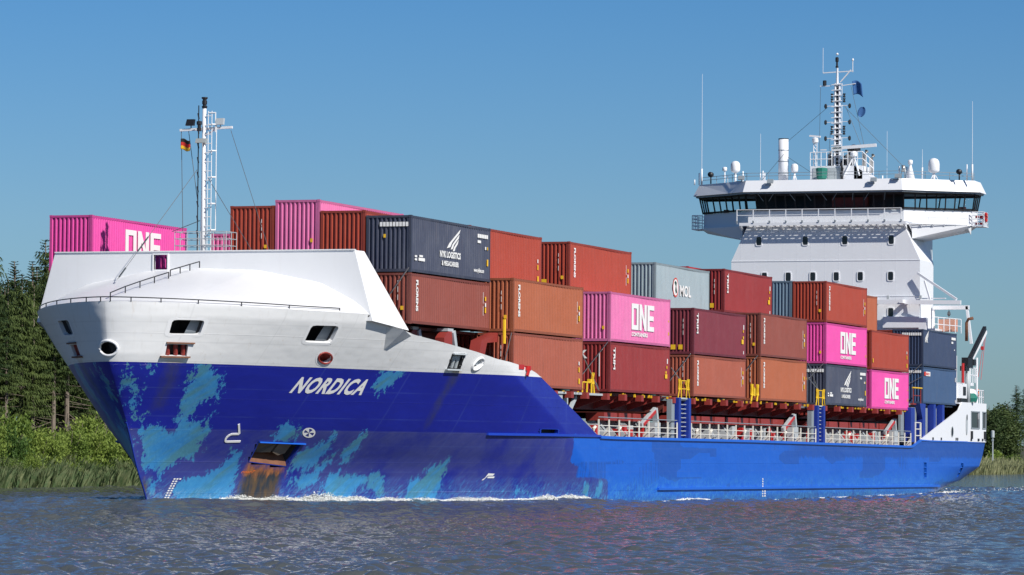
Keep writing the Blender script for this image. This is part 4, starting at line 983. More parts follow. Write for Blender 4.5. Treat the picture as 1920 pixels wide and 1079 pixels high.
container(xD, yB, z1+.02, ST, 'salmon', 'florens', 'salmon brown container under the maroon one')
container(xD, yB, z1+.02+ST+G, HC, 'maroon', 'dark', 'maroon container with white lettering, above a salmon brown one')
container(xD, yB+2.5, z3-.35, HC, 'pale_grey', 'gator', 'pale grey container with a round emblem in the top row')
container(xE, yB, z1, HC, 'orange_brown', 'florens', 'orange container at the bottom, between salmon brown and small navy wing-logo containers')
container(xE, yB, z2, HC, 'brown', 'florens', 'brown container with white lettering resting on the orange bottom container')
container(xE, yB+2.5, z3, HC, 'dark_red', 'dark', 'dark red container in the top row, right of the pale grey one')
container(xE, yB+5.0, z3+.18, HC, 'red', None, 'bright red container top peeking over the dark red top-row one')
container(xF, yB, z1-.05, HC, 'navy', 'wing', 'weathered navy wing-logo container at the bottom, under a pink one')
container(xF, yB, z2-.05, HC, 'pink', 'one', 'pink container between a red-brown one above and a navy one below')
container(xF, yB, z3-.05, HC, 'rust_brown', 'florens', 'red-brown lettered container on top of the pink one, in front of the bridge')
container(xF, yB+2.5, z3-.02, HC, 'blue_grey', None, 'rusty blue-grey container end beside the top red-brown one')
container(xG, yB, z1-.13, HC, 'pink', 'one', 'lowest pink container, under a plain red-brown one near the stern')
container(xG, yB, z2-.13, HC, 'rust_brown', 'plain', 'plain red-brown container on the lowest pink one near the stern')
container(xG, yB+2.5, z3-.10, HC, 'orange_brown', None, 'orange-brown container edge against the white bridge house')
container(xH, yB, 7.12, HC, 'steel_blue', 'redbox', 'steel blue container with small red and white label, lower of the stern pair')
container(xH, yB, 7.12+HC+G, HC, 'deep_navy', 'smallwing', 'dark navy container with small wing logo, upper of the stern pair')
container(xH, yB+2.5, 7.12+HC+G-.05, HC, 'rust_brown', None, 'red-brown container end showing left of the dark navy stern container')

# ------------------------------------------------------------------ superstructure
XW = 95.0
mb = MB(); th = [(-8, 4.0), (8, 4.0), (8, 19.05), (6.62, 22.0), (-6.62, 22.0), (-8, 19.05)]
mb.prism([(XW, y, z) for y, z in th], (5.0, 0, 0))
mb.prism([(100.0, y, z) for y, z in ((-7.2, 4), (7.2, 4), (7.2, 22), (-7.2, 22))], (3.2, 0, 0))
house = sp(mb, 'accommodation_house', 'house_white')
seam = MB()
for z in (10.0, 13.1, 16.1, 19.05): seam.box(XW-.03, XW, -8, 8, z-.03, z+.03)
for y in np.arange(-7.2, 7.3, 1.2): seam.box(XW-.006, XW, y-.012, y+.012, 8, 21.0)
seam.build('plate_seam', 'house_white', house)
for y, z in [(v, 20.72) for v in (5.63, 1.67, -1.68, -5.59)]+[(v, 17.74) for v in (5.15, 3.11, 1.02, -.97, -3.0, -5.55)]+[(v, 14.77) for v in (-2.9, -5.57)]:
    f = MB(); w, h = .22, .35
    pr = rnd_poly([(y-w, z-h), (y+w, z-h), (y+w, z+h), (y-w, z+h)], .22)
    po = [(y+(a-y)*1.32, z+(b-z)*1.2) for a, b in pr]; n = len(pr)
    for i in range(n):
        j = (i+1) % n
        f.quad((XW-.05, *pr[i]), (XW-.05, *pr[j]), (XW-.05, *po[j]), (XW-.05, *po[i])); f.quad((XW-.05, *po[i]), (XW-.05, *po[j]), (XW, *po[j]), (XW, *po[i])); f.quad((XW-.05, *pr[i]), (XW-.05, *pr[j]), (XW-.005, *pr[j]), (XW-.005, *pr[i]))
    f.quad(*[(XW-.012, a, b) for a, b in pr]); f.f[-1] = f.f[-1]
    wo = f.build('window', 'house_white', house)
    g = MB(); g.quad(*[(XW-.018, a, b) for a, b in pr]); g.build('pane', 'window', wo)
# wheelhouse: outline in plan (front at left, port negative), swept back wings
def plan(fx, tx, hc, hk, ht, aft=100.6):
    """front x, wing tip x, half widths of the middle front, the shoulder and the wing tip"""
    k = fx+1.45
    return [(tx, -ht), (k, -hk), (fx, -hc), (fx, hc), (k, hk), (tx, ht), (aft, ht), (aft, -ht)]
def band(mb, p0, z0, p1, z1, close=True, skip=()):
    n = len(p0)
    for i in range(n if close else n-1):
        if i in skip: continue
        j = (i+1) % n; mb.quad((*p0[i], z0), (*p0[j], z0), (*p1[j], z1), (*p1[i], z1))
def cap(mb, p, z): mb.quad(*[(a, b, z) for a, b in p])
mb = MB(); pb = plan(95.12, 98.9, 6.6, 8.2, 11.5); band(mb, pb, 22.0, pb, 23.25); cap(mb, pb, 22.0); cap(mb, pb, 22.06)
wh = sp(mb, 'wheelhouse', 'house_white')
# wing undersides taper to the house
mb = MB()
for s in (-1, 1):
    for x0, x1 in ((95.6, 100.4),):
        mb.add([(x0+2.4, s*11.6, 22.0), (x1, s*11.6, 22.0), (x0+2.4, s*10.9, 21.55), (x1, s*10.9, 21.55), (x0, s*7.2, 20.85), (x1, s*7.2, 20.85), (x0-.2, s*7.2, 22.0), (x1, s*7.2, 22.0)],
               [(0, 1, 3, 2), (2, 3, 5, 4), (0, 2, 4, 6), (1, 7, 5, 3), (4, 5, 7, 6), (0, 6, 7, 1)]); mb.nx()
split(mb, 'wing_underside', 'house_white', wh)
# window band: raked outward to the roof, framed panes you can look through
pt_ = plan(94.6, 98.5, 6.7, 8.3, 11.8, 100.7); pbm = plan(94.98, 98.8, 6.62, 8.22, 11.55)
wmap = [(0, 5), (1, 2), (2, 16), (3, 2), (4, 5), (5, 3), (6, 14), (7, 3)]
fr = MB(); gl = MB()
for i, n in wmap:
    j = (i+1) % 8
    A0, A1, T0, T1 = [Vector((*q, z)) for q, z in ((pbm[i], 23.25), (pbm[j], 23.25), (pt_[i], 24.62), (pt_[j], 24.62))]
    lo, hi = .12, .86
    fr.add([A0, A1, A0.lerp(T0, lo)+(A1-A1), A1.lerp(T1, lo)], [(0, 1, 3, 2)]); fr.add([A0.lerp(T0, hi), A1.lerp(T1, hi), T0, T1], [(0, 1, 3, 2)])
    for k in range(n+1):
        a = A0.lerp(A1, k/n); b = T0.lerp(T1, k/n); w = .10 if n > 2 else .12
        fr.beam(a, b, w, .08)
    gl.add([A0.lerp(T0, lo), A1.lerp(T1, lo), T0.lerp(T0, 0)*0+A0.lerp(T0, hi), A1.lerp(T1, hi)], [(0, 1, 3, 2)])
fr.build('window_frame', 'black', wh); gl.build('window_glass', 'glass', wh)
inn = MB(); inn.box(96.3, 96.6, -6.3, 6.2, 23.2, 24.6); inn.box(96.6, 100.2, 3.5, 3.7, 23.2, 24.6); inn.box(95.4, 96.2, -5.5, 5.5, 23.0, 23.5); inn.build('interior_bulkhead', 'black', wh)
ch = MB(); ch.box(98.6, 99.0, 9.3, 9.7, 23.3, 23.6); ch.nx(); ch.box(98.9, 99.3, -10.9, -10.4, 23.3, 23.6); ch.nx(); ch.box(95.7, 96.25, -3.4, -.4, 23.4, 24.3); split(ch, 'console', 'hatch_red', wh)
# roof with its sloping white fascia
mb = MB(); r0, r1 = plan(93.95, 98.2, 6.75, 8.4, 12.25, 100.9), plan(94.35, 98.5, 6.6, 8.25, 11.8, 100.7); band(mb, r0, 24.75, r1, 25.72); cap(mb, r0, 24.74); cap(mb, r1, 25.72)
roof = sp(mb, 'wheelhouse_roof', 'house_white')
sof = MB(); pe = plan(94.1, 98.3, 6.7, 8.35, 12.05, 100.8); band(sof, pe, 24.60, pe, 24.75); cap(sof, pe, 24.62); sof.build('eave', 'grey', roof)
def fence_line(mb, pts, h, step=1.3, r=.028, mids=(.5,)):
    for a, b in zip(pts[:-1], pts[1:]):
        a, b = Vector(a), Vector(b); n = max(1, round((b-a).length/step))
        for k in range(n+1): q = a.lerp(b, k/n); mb.tube([q, q+Vector((0, 0, h))], r, 5)
        for m in (1,)+tuple(mids): mb.tube([a+Vector((0, 0, h*m)), b+Vector((0, 0, h*m))], r, 5)
mb = MB(); rp = [(x, y, 25.72) for x, y in plan(94.45, 98.6, 6.55, 8.2, 11.7)[:6]]; fence_line(mb, rp, .62, 2.0, .022, (.6,)); mb.build('roof_rail', 'grey', roof)
# wiper arms hanging below the eave
mb = MB()
for k in range(9):
    y = 5.6-k*1.35; mb.tube([(94.4, y, 24.62), (94.6, y+rng.choice((-.45, .45, .1)), 24.0)], .022, 4); mb.nx()
split(mb, 'wiper_arm', 'grey', wh)
# walkway below the front windows: open grating on brackets, with rails
mb = MB()
for x in (94.27, 94.42, 94.57, 94.72, 94.87): mb.box(x-.035, x+.035, -7.0, 7.1, 22.0, 22.06)
for k in range(25): y = -6.9+k*.58; mb.prism([(94.98, y, 22.0), (94.2, y, 22.0), (94.2, y, 21.93), (94.98, y, 21.93 if k % 2 else 21.62)], (0, .13, 0))
mb.box(94.14, 94.22, -7.0, 7.1, 21.96, 22.2)
gal = mb.build('walkway', 'house_white', wh)
mb = MB(); n = 11
for k in range(n): y = -6.6+13.9*k/(n-1); mb.box(94.13, 94.19, y-.035, y+.035, 22.1, 23.3)
for z in (23.28, 22.82): mb.tube([(94.16, -6.6, z), (94.16, 7.3, z)], .03, 5)
mb.tube([(94.16, 7.3, 23.28), (95.3, 7.7, 23.28)], .03, 5); mb.build('walkway_rail', 'house_white', wh)
mb = MB()
for k in range(n): y = -6.6+13.9*k/(n-1); mb.box(94.07, 94.13, y-.09, y+.06, 22.2, 22.36); mb.nx()
split(mb, 'rail_foot', 'grey', wh)
# port wing walkway with its rail, brackets and lifebuoy; starboard end rail
for s in (-1, 1):
    wr = MB()
    wr.box(98.6, 100.6, 11.5 if s > 0 else -12.5, 12.5 if s > 0 else -11.5, 21.95, 22.02)
    fence_line(wr, [(98.6, s*11.55, 22.0), (98.6, s*12.45, 22.0), (100.6, s*12.45, 22.0), (100.6, s*11.5, 22.0)], 1.15, .5, .035, (.25, .5, .75))
    wr.build('wing_platform', 'house_white', wh)
wr = MB()
a, b = Vector((95.7, -7.3, 21.75)), Vector((98.6, -11.5, 21.75))
for k in range(6):
    q = a.lerp(b, k/5); wr.prism([q+Vector((0, 0, .3)), q+Vector((-.75, .2, .3)), q+Vector((-.75, .2, .2)), q+Vector((.3, .1, -.45))], (.05, .06, 0)) if True else None
for f in (0, .33, .66, 1): wr.tube([a+Vector((-.75*f, .2*f, .3)), b+Vector((-.75*f, .2*f, .3))], .04, 5)
fence_line(wr, [a+Vector((-.75, .2, .3)), b+Vector((-.75, .2, .3))], .55, 1.6, .025, ())
wr.build('wing_walkway', 'house_white', wh)
lb = MB(); lb.tube([(99.6+.35*math.cos(t), -12.5, 22.75+.35*math.sin(t)) for t in np.linspace(0, 2*math.pi, 17)], .08, 6); lb.build('lifebuoy', 'bright_red', wh)
lb = MB(); lb.lathe((98.4, -12.75, 22.85), [(.02, -.15), (.14, -.08), (.14, .1), (.03, .2)], 10); lb.build('lifebuoy_light', 'bright_red', wh)
lb = MB()
for yy, zz_ in ((-11.9, 22.85), (-11.9, 22.3), (-12.25, 22.8), (-12.25, 22.3)): lb.box(98.7, 98.8, yy-.17, yy+.1, zz_-.2, zz_+.05); lb.nx()
split(lb, 'fire_locker', 'bright_red', wh)

# things on the bridge roof
zr = 25.72
def ant(name, mat, fn, smooth=True): m = MB(); fn(m); return m.build(name, mat, roof, smooth)
def dome(x, y, r, h, post, tripod=False):
    def fn(m):
        zc = zr+post; m.lathe((x, y, zc), [(r*.55, -.12), (r*.9, -.02), (r, .1), (r, h*.55), (r*.92, h*.75), (r*.65, h*.92), (r*.2, h)], 18)
        m.tube([(x, y, zr-.05), (x, y, zc)], r*.25, 10)
        if tripod:
            for k in range(3):
                a = 2*math.pi*k/3+.5; m.tube([(x+.55*r*1.6*math.cos(a), y+.55*r*1.6*math.sin(a), zr-.02), (x, y, zr+post*.8)], .035, 5)
    ant('satellite_dome', 'house_white', fn)
dome(97.5, 8.39, .40, .85, 1.05); dome(97.5, 3.27, .30, .65, .95, True); dome(97.5, -8.57, .47, 1.1, .75, True)
def whip(x, y, h, r=.03, base=1.0):
    ant('whip_antenna', 'house_white', lambda m: (m.tube([(x, y, zr-.05), (x, y, zr+base)], r*2.4, 7), m.tube([(x, y, zr+base), (x, y, zr+base+.08), (x, y, zr+h)], r, 5, .010)))
whip(97.5, 11.32, 9.3, .032, 1.3); whip(97.5, -11.79, 6.5, .03, 1.3); whip(98, 6.35, 4.2, .02, .9); whip(98, -4.5, 4.2, .012, .3); whip(97.5, -7.6, 2.6, .03, 1.1)
for y, h in ((11.6, .95), (7.78, 1.05), (6.05, 1.05), (5.9, .9), (-4.2, .5), (-5.6, 1.25), (-11.3, 1.3), (12.0, .4), (-6.25, 1.2)):
    ant('antenna_post', 'house_white', lambda m: m.tube([(97.7, y, zr-.05), (97.7, y, zr+h)], .055, 7))
def spot(y, h):
    ant('searchlight', 'black', lambda m: (m.tube([(97.0, y, zr-.02), (97.0, y, zr+h)], .06, 6), m.tube([(96.75, y, zr+h+.15), (97.15, y, zr+h+.15)], .22, 12)))
spot(10.38, .6); spot(-10.81, .5)
ant('signal_lantern', 'house_white', lambda m: (m.tube([(97.5, 9.31, zr), (97.5, 9.31, zr+1.05)], .05, 6), m.lathe((97.5, 9.31, zr+1.05), [(.12, 0), (.2, .05), (.2, .3), (.1, .36)], 10), m.tube([(97.5, 9.05, zr), (97.5, 9.05, zr+.6), (97.5, 9.5, zr+.65)], .04, 5)))
ant('compass_cone', 'house_white', lambda m: (m.lathe((97.5, -6.59, zr), [(.45, 0), (.13, 1.2), (.1, 1.35), (.2, 1.4), (.2, 1.7), (.08, 1.75)], 12)))
ant('horn_post', 'steel', lambda m: (m.tube([(97.5, -6.14+.0, zr), (97.5, -6.14, zr+1.2)], .05, 6), m.tube([(97.5, -6.0, zr+.75), (97.5, -6.0, zr+1.3)], .16, 8)))
for x, y, z, mt in ((94.1, 6.95, 25.95, 'grey'), (93.85, 4.4, 25.6, 'grey'), (93.85, -4.35, 25.62, 'grey'), (94.0, -6.35, 25.9, 'grey')):
    f_ = MB(); f_.prism([(x-.1, y-.26, z-.14), (x-.1, y+.26, z-.14), (x+.05, y+.26, z+.18), (x+.05, y-.26, z+.18)], (.18, 0, -.03)); f_.beam((x, y+.5, z-.3), (x+.5, y-.2, z-.28), .06); f_.tube([(x, y, z-.1), (x+.3, y, z-.3)], .04, 5); f_.build('floodlight', mt, roof)
def funnel(m):
    m.tube([(98.5, 4.5, zr-.1), (98.5, 4.5, 29.45)], .42, 20)
ex = ant('exhaust_stack', 'house_white', funnel)
m = MB()
for z in (26.55, 27.55, 28.5): m.tube([(98.5, 4.5, z), (98.5, 4.5, z+.05)], .45, 20)
m.build('band', 'grey', ex)
m = MB(); m.lathe((98.5, 4.5, 29.45), [(.43, 0), (.44, .06), (.3, .07)], 20); m.build('rim', 'black', ex)
# monkey island hut with rails, pipes and radar gear
m = MB(); m.box(97.2, 100.4, -2.6, 1.85, zr, 27.05); m.prism([(97.2, -1.9, 27.05), (97.2, -3.9, zr), (97.2, -1.9, zr)], (2.5, 0, 0)); hut = sp(m, 'radar_platform', 'house_white')
m = MB(); m.box(97.15, 97.2, -.9, 0.35, 25.8, 26.9); m.box(97.15, 97.2, .9, 1.6, 25.8, 26.9); m.build('door', 'light_grey', hut)
m = MB(); fence_line(m, [(97.2, 1.85, 27.05), (97.2, .0, 27.05)], 1.15, .45, .035); fence_line(m, [(97.2, -.95, 27.05), (97.2, -2.6, 27.05), (97.4, -3.5, 26.2)], 1.15, .45, .035); m.build('platform_rail', 'house_white', hut)
m = MB()
for y, h in ((.55, 28.3), (.25, 28.15)): m.tube([(98.6, y, 27), (98.6, y, h-.2), (98.9, y-.05, h)], .16, 10)
for y, h, r in ((-2.45, 28.35, .17), (-3.0, 28.0, .17)): m.tube([(98.6, y, 26.5), (98.6, y, h-.25), (98.9, y-.1, h)], r, 10)
m.tube([(98.8, -1.15, 27), (98.8, -1.15, 28.0), (99.2, -1.2, 28.5), (99.6, -1.3, 28.6)], .42, 14); m.build('exhaust_pipe', 'steel', hut, True)
m = MB(); m.tube([(99.0, -1.45, 28.45), (99.0, -1.45, 28.62)], .55, 14); m.nx(); m.box(98.4, 98.9, -.75, -.3, 27.2, 27.7); split(m, 'exhaust_cap', 'black', hut)
m = MB()
for a in ((97.0, -1.1), (97.0, -2.4), (97.9, -1.75)): m.tube([(a[0], a[1], 26.2), (97.3, -1.85, 27.9)], .07, 6)
m.lathe((97.3, -1.85, 27.75), [(.2, 0), (.32, .1), (.32, .35), (.15, .5)], 12); m.build('scanner_stand', 'house_white', hut)
sc = MB(); sc.beam((97.3, .05, 28.5), (97.3, -3.75, 28.72), .22, .26); so2 = sc.build('radar_scanner', 'house_white', hut)
vs, fs, w, hh = text_mesh('GISAM', .22, .008); m = MB(); m.add([(97.18, -.05-u*1.2, 28.44+v*.85-u*.06*-1) for u, v in vs], fs); m.build('lettering', 'letter_dark', hut)
m = MB()
for s in (-.14, .14): m.tube([(97.3, 1.45+s, 27.0), (97.3, 1.45+s, 29.0)], .04, 5)
for k in range(6): m.tube([(97.3, 1.31, 27.1+.32*k), (97.3, 1.59, 27.4+.32*k)], .025, 4)
m.lathe((97.3, 1.45, 28.95), [(.1, 0), (.26, .1), (.26, .42), (.1, .5)], 10); m.beam((97.3, 1.95, 29.6), (97.3, 1.0, 29.5), .16, .14); m.beam((97.3, 1.0, 28.4), (97.3, .5, 28.4), .08); m.build('small_radar', 'house_white', hut)
m = MB(); m.lathe((96.3, .65, 25.8), [(.25, 0), (.42, .15), (.46, .6), (.5, .95), (.42, 1.02), (.1, 1.05)], 9); m.build('covered_pelorus', 'green_cover', hut)
m = MB(); m.tube([(97.05, -.75, 27.3), (97.0, -.95, 26.8), (97.05, -.85, 26.3), (97.05, -.95, 25.75)], .11, 7); m.build('black_hose', 'black', hut)
# main mast
MX, MY = 98.0, -.22
m = MB()
for s in (-.24, .2): m.tube([(MX, MY+s, 27.0), (MX, MY+s*.8, 34.0)], .09, 8)
m.tube([(MX, MY, 33.8), (MX, MY-.02, 35.3)], .13, 8, .07)
mast = sp(m, 'main_mast', 'house_white')
m = MB()
for k in range(14): m.beam((MX-.1, MY+.45, 27.9+.46*k), (MX-.1, MY-.45, 27.95+.46*k), .10, .07)
for k in range(22): m.tube([(MX, MY+.22, 27.2+.31*k), (MX, MY-.2, 27.2+.31*k)], .025, 4)
m.tube([(MX, MY-.42, 27.5), (MX, MY-.42, 34)], .03, 5); cb_ = MB(); cb_.box(MX+.02, MX+.1, MY-.12, MY+.1, 27.0, 33.9); cb_.build('cable_tray', 'black', mast); m.build('mast_step', 'house_white', mast)
m = MB()
m.beam((MX, 1.0, 34.9), (MX, -.2, 34.95), .08); m.tube([(MX, 1.0, 34.85), (MX, 1.0, 37.0)], .018, 4); m.beam((MX, -.3, 34.95), (MX, -1.6, 35.0), .08); m.tube([(MX, -1.55, 34.9), (MX, -1.55, 35.9)], .035, 5); m.beam((MX, -.5, 34.1), (MX, -1.4, 35.1), .09)
m.lathe((MX, -1.55, 35.85), [(.07, 0), (.1, .08), (.06, .2)], 8); m.lathe((MX, MY, 36.35), [(.06, 0), (.12, .08), (.05, .2)], 8)
m.beam((MX, 1.25, 33.8), (MX, .3, 33.8), .07); m.beam((MX, -.6, 33.8), (MX, -1.8, 33.95), .07)
for z, a, b in ((32.1, .9, -1.35), (30.75, .75, -1.35), (29.4, .85, -1.35), (28.2, .0, -1.35), (31.5, .4, -.6)): m.beam((MX, a, z), (MX, b, z+.05), .05)
m.build('yard', 'house_white', mast)
m = MB(); m.lathe((MX, MY+.02, 35.3), [(.12, 0), (.12, .15), (.08, .17), (.08, .5), (.14, .52), (.14, .85), (.06, .9)], 10); m.nx(); m.lathe((MX, .85, 33.85), [(.16, 0), (.16, .4), (.1, .42)], 8); m.nx()
for z in (32.4, 32.8, 29.7, 30.1, 27.2+.0, 27.6):
    for s in (.42, -.62): m.lathe((MX-.05, MY+s, z), [(.11, 0), (.11, .14), (.06, .16), (.06, .22), (.12, .24), (.12, .34)], 8); m.nx()
for z in (32.1, 30.75, 29.4, 28.2): m.lathe((MX-.02, -1.3, z-.2), [(.05, 0), (.12, .1), (.12, .3), (.05, .4)], 8); m.nx()
for z in (32.1, 30.75, 29.4): m.lathe((MX-.02, .75, z-.2), [(.05, 0), (.12, .1), (.12, .3), (.05, .4)], 8); m.nx()
split(m, 'navigation_light', 'black', mast)
m = MB()
for a, b in (((MX, .6, 32.0), (98.5, 4.1, 29.3)), ((MX, 4.3, 28.2), (97.5, 6.3, zr)), ((MX, -.7, 32.2), (97.5, -6.2, zr+1)), ((MX, 1.2, 33.7), (MX, 1.3, 27.3)), ((MX, -1.4, 33.8), (MX, -2.6, 28.5)), ((MX, -.9, 32.2), (MX, -2.4, 28.5)), ((98.5, 4.2, 28.0), (97.4, 1.9, 26.6)), ((MX, .35, 30), (MX, .5, 27))):
    m.tube([a, b], .016, 4); m.nx()
split(m, 'rigging_wire', 'wire', mast)

# boom and braces on the port side of the house
m = MB(); m.beam((93.9, -1.5, 15.62), (93.9, -11.65, 15.50), .3, .34); m.beam((95, -4.4, 15.6), (93.9, -4.4, 15.6), .3, .3); m.beam((95, -6.9, 15.6), (92.9, -6.9, 15.6), .3, .3)
m.beam((94.6, -7.9, 17.95), (93.9, -11.3, 15.75), .18); m.beam((94.0, -8.6, 17.3), (93.9, -9.1, 15.75), .12); m.beam((94.3, -7.9, 15.85), (93.9, -10.4, 15.85), .1)
bo = sp(m, 'stowage_boom', 'house_white')
m = MB()
for y in (-3.0, -5.6, -8.3): m.box(93.8, 94.0, y-.1, y+.1, 15.8, 16.1); m.nx()
split(m, 'lug', 'light_grey', bo)
m = MB()   # gallows frame with the little boat deck behind the port corner
m.box(95.2, 99.8, -9.2, -6.0, 13.3, 13.45); m.beam((99.2, -8.2, 15.3), (99.2, -11.2, 15.3), .3, .34); m.beam((99.2, -11.0, 15.4), (99.2, -11.4, 12.3), .2, .3); m.beam((99.2, -8.2, 15.3), (99.2, -8.2, 13), .2); m.box(94.6, 95.0, -8.0, -5.0, 13.5, 14.4); m.box(94.6, 96.5, -8.6, -8.0, 13.2, 14.3)
bd = sp(m, 'boat_deck', 'house_white')
m = MB(); fence_line(m, [(96.6, -8.7, 13.3), (97.5, -10.9, 13.1)], 1.15, .45, .035); m.build('boat_deck_rail', 'house_white', bd)
m = MB(); m.box(98.0, 99.4, -10.2, -8.9, 13.3, 14.3); m.build('life_raft', 'pale_orange', bd)
m = MB(); m.tube([(98.2, -11.2, 12.5), (98.2, -11.2, 14.0), (98.2, -11.35, 14.3), (98.2, -11.75, 14.38)], .13, 10); m.build('bent_vent', 'rust', bd, True)
m = MB(); m.tube([(99.2, -9.5, 15.2), (99.2, -9.5, 14.0)], .03, 4); m.lathe((99.2, -9.5, 14.6), [(.05, 0), (.15, .1), (.12, .3), (.05, .4)], 8); m.build('hook_block', 'wire', bd)

# stern: white side plating, crane, rails, raft
yS = -11.72
m = MB()
out = [(79.2, 4.28), (103.6, 4.2), (103.75, 7.42), (94.2, 7.42), (92.9, 6.75)]
cut = [(97.6, 7.0-.35), (100.5, 7.0-.4), (100.8, 5.3), (98.3, 5.35)]
def stern_poly(p): m.prism([(x, yS, z) for x, z in p], (0, .12, 0))
stern_poly([(79.2, 4.28), (97.6, 4.22), (97.6, 7.42), (94.2, 7.42), (92.9, 6.75)])
stern_poly([(97.6, 4.22), (103.6, 4.2), (103.6, 5.3), (97.6, 5.35)]); stern_poly([(97.6, 6.75), (103.7, 6.72), (103.75, 7.42), (97.6, 7.42)]); stern_poly([(100.9, 5.32), (102.1, 5.32), (102.1, 6.73), (100.7, 6.74)]); stern_poly([(103.4, 5.3), (103.6, 5.3), (103.7, 6.72), (103.4, 6.72)])
m.box(103.55, 103.7, -11.6, 11.6, 4.2, 7.4); m.box(93.5, 103.6, -11.6, 11.6, 7.28, 7.38)
sb = sp(m, 'stern_bulwark', 'house_white')
m = MB()
for xa, xb in ((97.6, 100.85), (102.05, 103.45)):
    for z in (5.33, 6.7): m.box(xa, xb, yS-.05, yS+.14, z-.05, z+.05)
    for x in (xa, xb): m.box(x-.06, x+.06, yS-.05, yS+.14, 5.33, 6.75)
    m.nx()
split(m, 'window_frame', 'grey', sb)
m = MB()
for xa, xb in ((97.6, 100.85), (102.05, 103.45)): m.quad((xa, yS+.06, 5.33), (xb, yS+.06, 5.33), (xb, yS+.06, 6.72), (xa, yS+.06, 6.72)); m.nx()
split(m, 'window_pane', 'window', sb)
m = MB()
for x in (95.9,): m.prism([(q[0], yS-.02, q[1]) for q in ell(x, 5.6, .33, .85, 0, 16)], (0, -.02, 0)); m.nx()
m.prism([(q[0], yS-.02, q[1]) for q in ell(90.4, 5.0, .42, .45, 0, 16)], (0, -.02, 0)); split(m, 'oval_rim', 'light_grey', sb)
m = MB(); m.prism([(q[0], yS-.045, q[1]) for q in ell(90.35, 5.0, .3, .36, 0, 16)], (0, -.01, 0)); m.nx(); m.prism([(q[0], yS-.045, q[1]) for q in ell(95.9, 6.2, .16, .25, 0, 12)], (0, -.01, 0)); m.nx()
for x, w, h in ((83.2, .35, .2), (86.2, .3, .2), (91.7, .25, .22), (92.3, .25, .22), (97.4, .5, .18), (100.2, .6, .2), (101.9, .4, .2), (103.2, .3, .15)): m.box(x, x+w, yS-.05, yS-.01, 4.3, 4.3+h); m.nx()
for x in (97.6, 102.8): m.box(x-.14, x+.14, yS-.16, yS-.02, 4.45, 5.1); m.nx()
split(m, 'scupper', 'black', sb)
# mooring deck things above the stern plating
m = MB(); m.box(94.5, 97.0, -11.5, -10.2, 7.75, 8.95); m.box(93.4, 94.6, -11.2, -9, 7.4, 11.2); m.box(98.2, 100.6, -11.3, -8, 8.85, 9.1); dh = sp(m, 'stern_house', 'house_white')
m = MB(); m.box(95.5, 96.5, -11.54, -11.5, 8.0, 8.7); m.box(94.6, 97.2, -11.54, -10.2, 7.4, 7.74); m.build('door', 'black', dh)
m = MB(); fence_line(m, [(97.6, -11.5, 9.1), (101.0, -11.5, 9.1)], 1.2, .8, .045); fence_line(m, [(101.2, -11.5, 7.4), (103.6, -11.5, 7.4), (103.6, 0, 7.4)], 1.1, .8, .04); m.tube([(100.9, -11.5, 7.4), (100.9, -11.5, 11.2)], .09, 6); m.build('stern_rail', 'house_white', dh)
m = MB(); m.tube([(98.0, -11.4, 8.1), (100.2, -11.3, 8.1)], .5, 14); m.build('life_raft_canister', 'house_white', dh, True)
m = MB(); m.lathe((98.0, -11.7, 7.5), [(.4, 0), (.5, .3), (.35, .6), (.2, .7)], 8); m.build('green_tarpaulin', 'green_cover', dh)
m = MB(); m.tube([(102.0, -11.2, 7.9), (102.0, -11.2, 8.6)], .25, 12); m.box(98.6, 100.8, -10.9, -10.6, 8.3, 8.8); m.build('rescue_boat_cover', 'orange', dh, True)
m = MB(); m.tube([(95.2, -11.55, 9.0), (95.2, -11.55, 10.6)], .12, 8); m.build('red_pipe', 'bright_red', dh)
m = MB(); m.tube([(97.3, -11.5, 7.4), (97.3, -11.5, 10.3)], .22, 14); cr = sp(m, 'stern_crane', 'light_grey', None, True)
m = MB(); m.box(95.7, 97.0, -11.7, -11.2, 10.0, 10.4); m.box(96.3, 98.2, -11.75, -11.2, 10.3, 11.1); m.box(98.2, 99.2, -11.8, -11.2, 10.5, 11.0); m.build('winch', 'black', cr)
m = MB(); m.beam((98.0, -11.5, 11.0), (104.0, -11.5, 13.75), .28, .34); m.build('jib_top', 'black', cr)
m = MB(); m.beam((98.8, -11.5, 10.98), (104.4, -11.5, 13.45), .24, .24); m.build('jib', 'house_white', cr)
m = MB(); m.tube([(104.5, -11.5, 13.5), (102.5, -11.5, 9.4)], .02, 4); m.tube([(104.3, -11.5, 13.5), (101.4, -11.5, 9.6)], .02, 4); m.box(102.9, 103.2, -11.6, -11.4, 11.9, 12.2); m.build('hoist_wire', 'bright_red', cr)

# flags: hung on halyards, so things of their own
def cloth(name, pts_fn, nu, nv, mats, parent=None):
    vs = []; fs = []; mi = []
    for i in range(nu+1):
        for j in range(nv+1): vs.append(pts_fn(i/nu, j/nv))
    for i in range(nu):
        for j in range(nv):
            a = i*(nv+1)+j; fs.append((a, a+nv+1, a+nv+2, a+1)); mi.append(min(len(mats)-1, int(j/nv*len(mats))))
    me = bpy.data.meshes.new(name); me.from_pydata(vs, [], fs)
    for m in mats: me.materials.append(m)
    me.polygons.foreach_set('material_index', mi); me.polygons.foreach_set('use_smooth', [True]*len(fs))
    o = bpy.data.objects.new(name, me); col.objects.link(o)
    md = o.modifiers.new('solid', 'SOLIDIFY'); md.thickness = .01
    return o
mk = lambda n, c: paint(n, c, .8, .1, .05)
fg = cloth('flag', lambda u, v: (FM[0]-.2+.06*math.sin(5*u), 1.74-.56*u, 19.0-.56*v-.10*u+.04*math.sin(6*u+v)), 12, 9, [mk('black flag cloth', (.012, .012, .012)), mk('red flag cloth', (.5, .02, .015)), mk('gold flag cloth', (.75, .42, .02))])
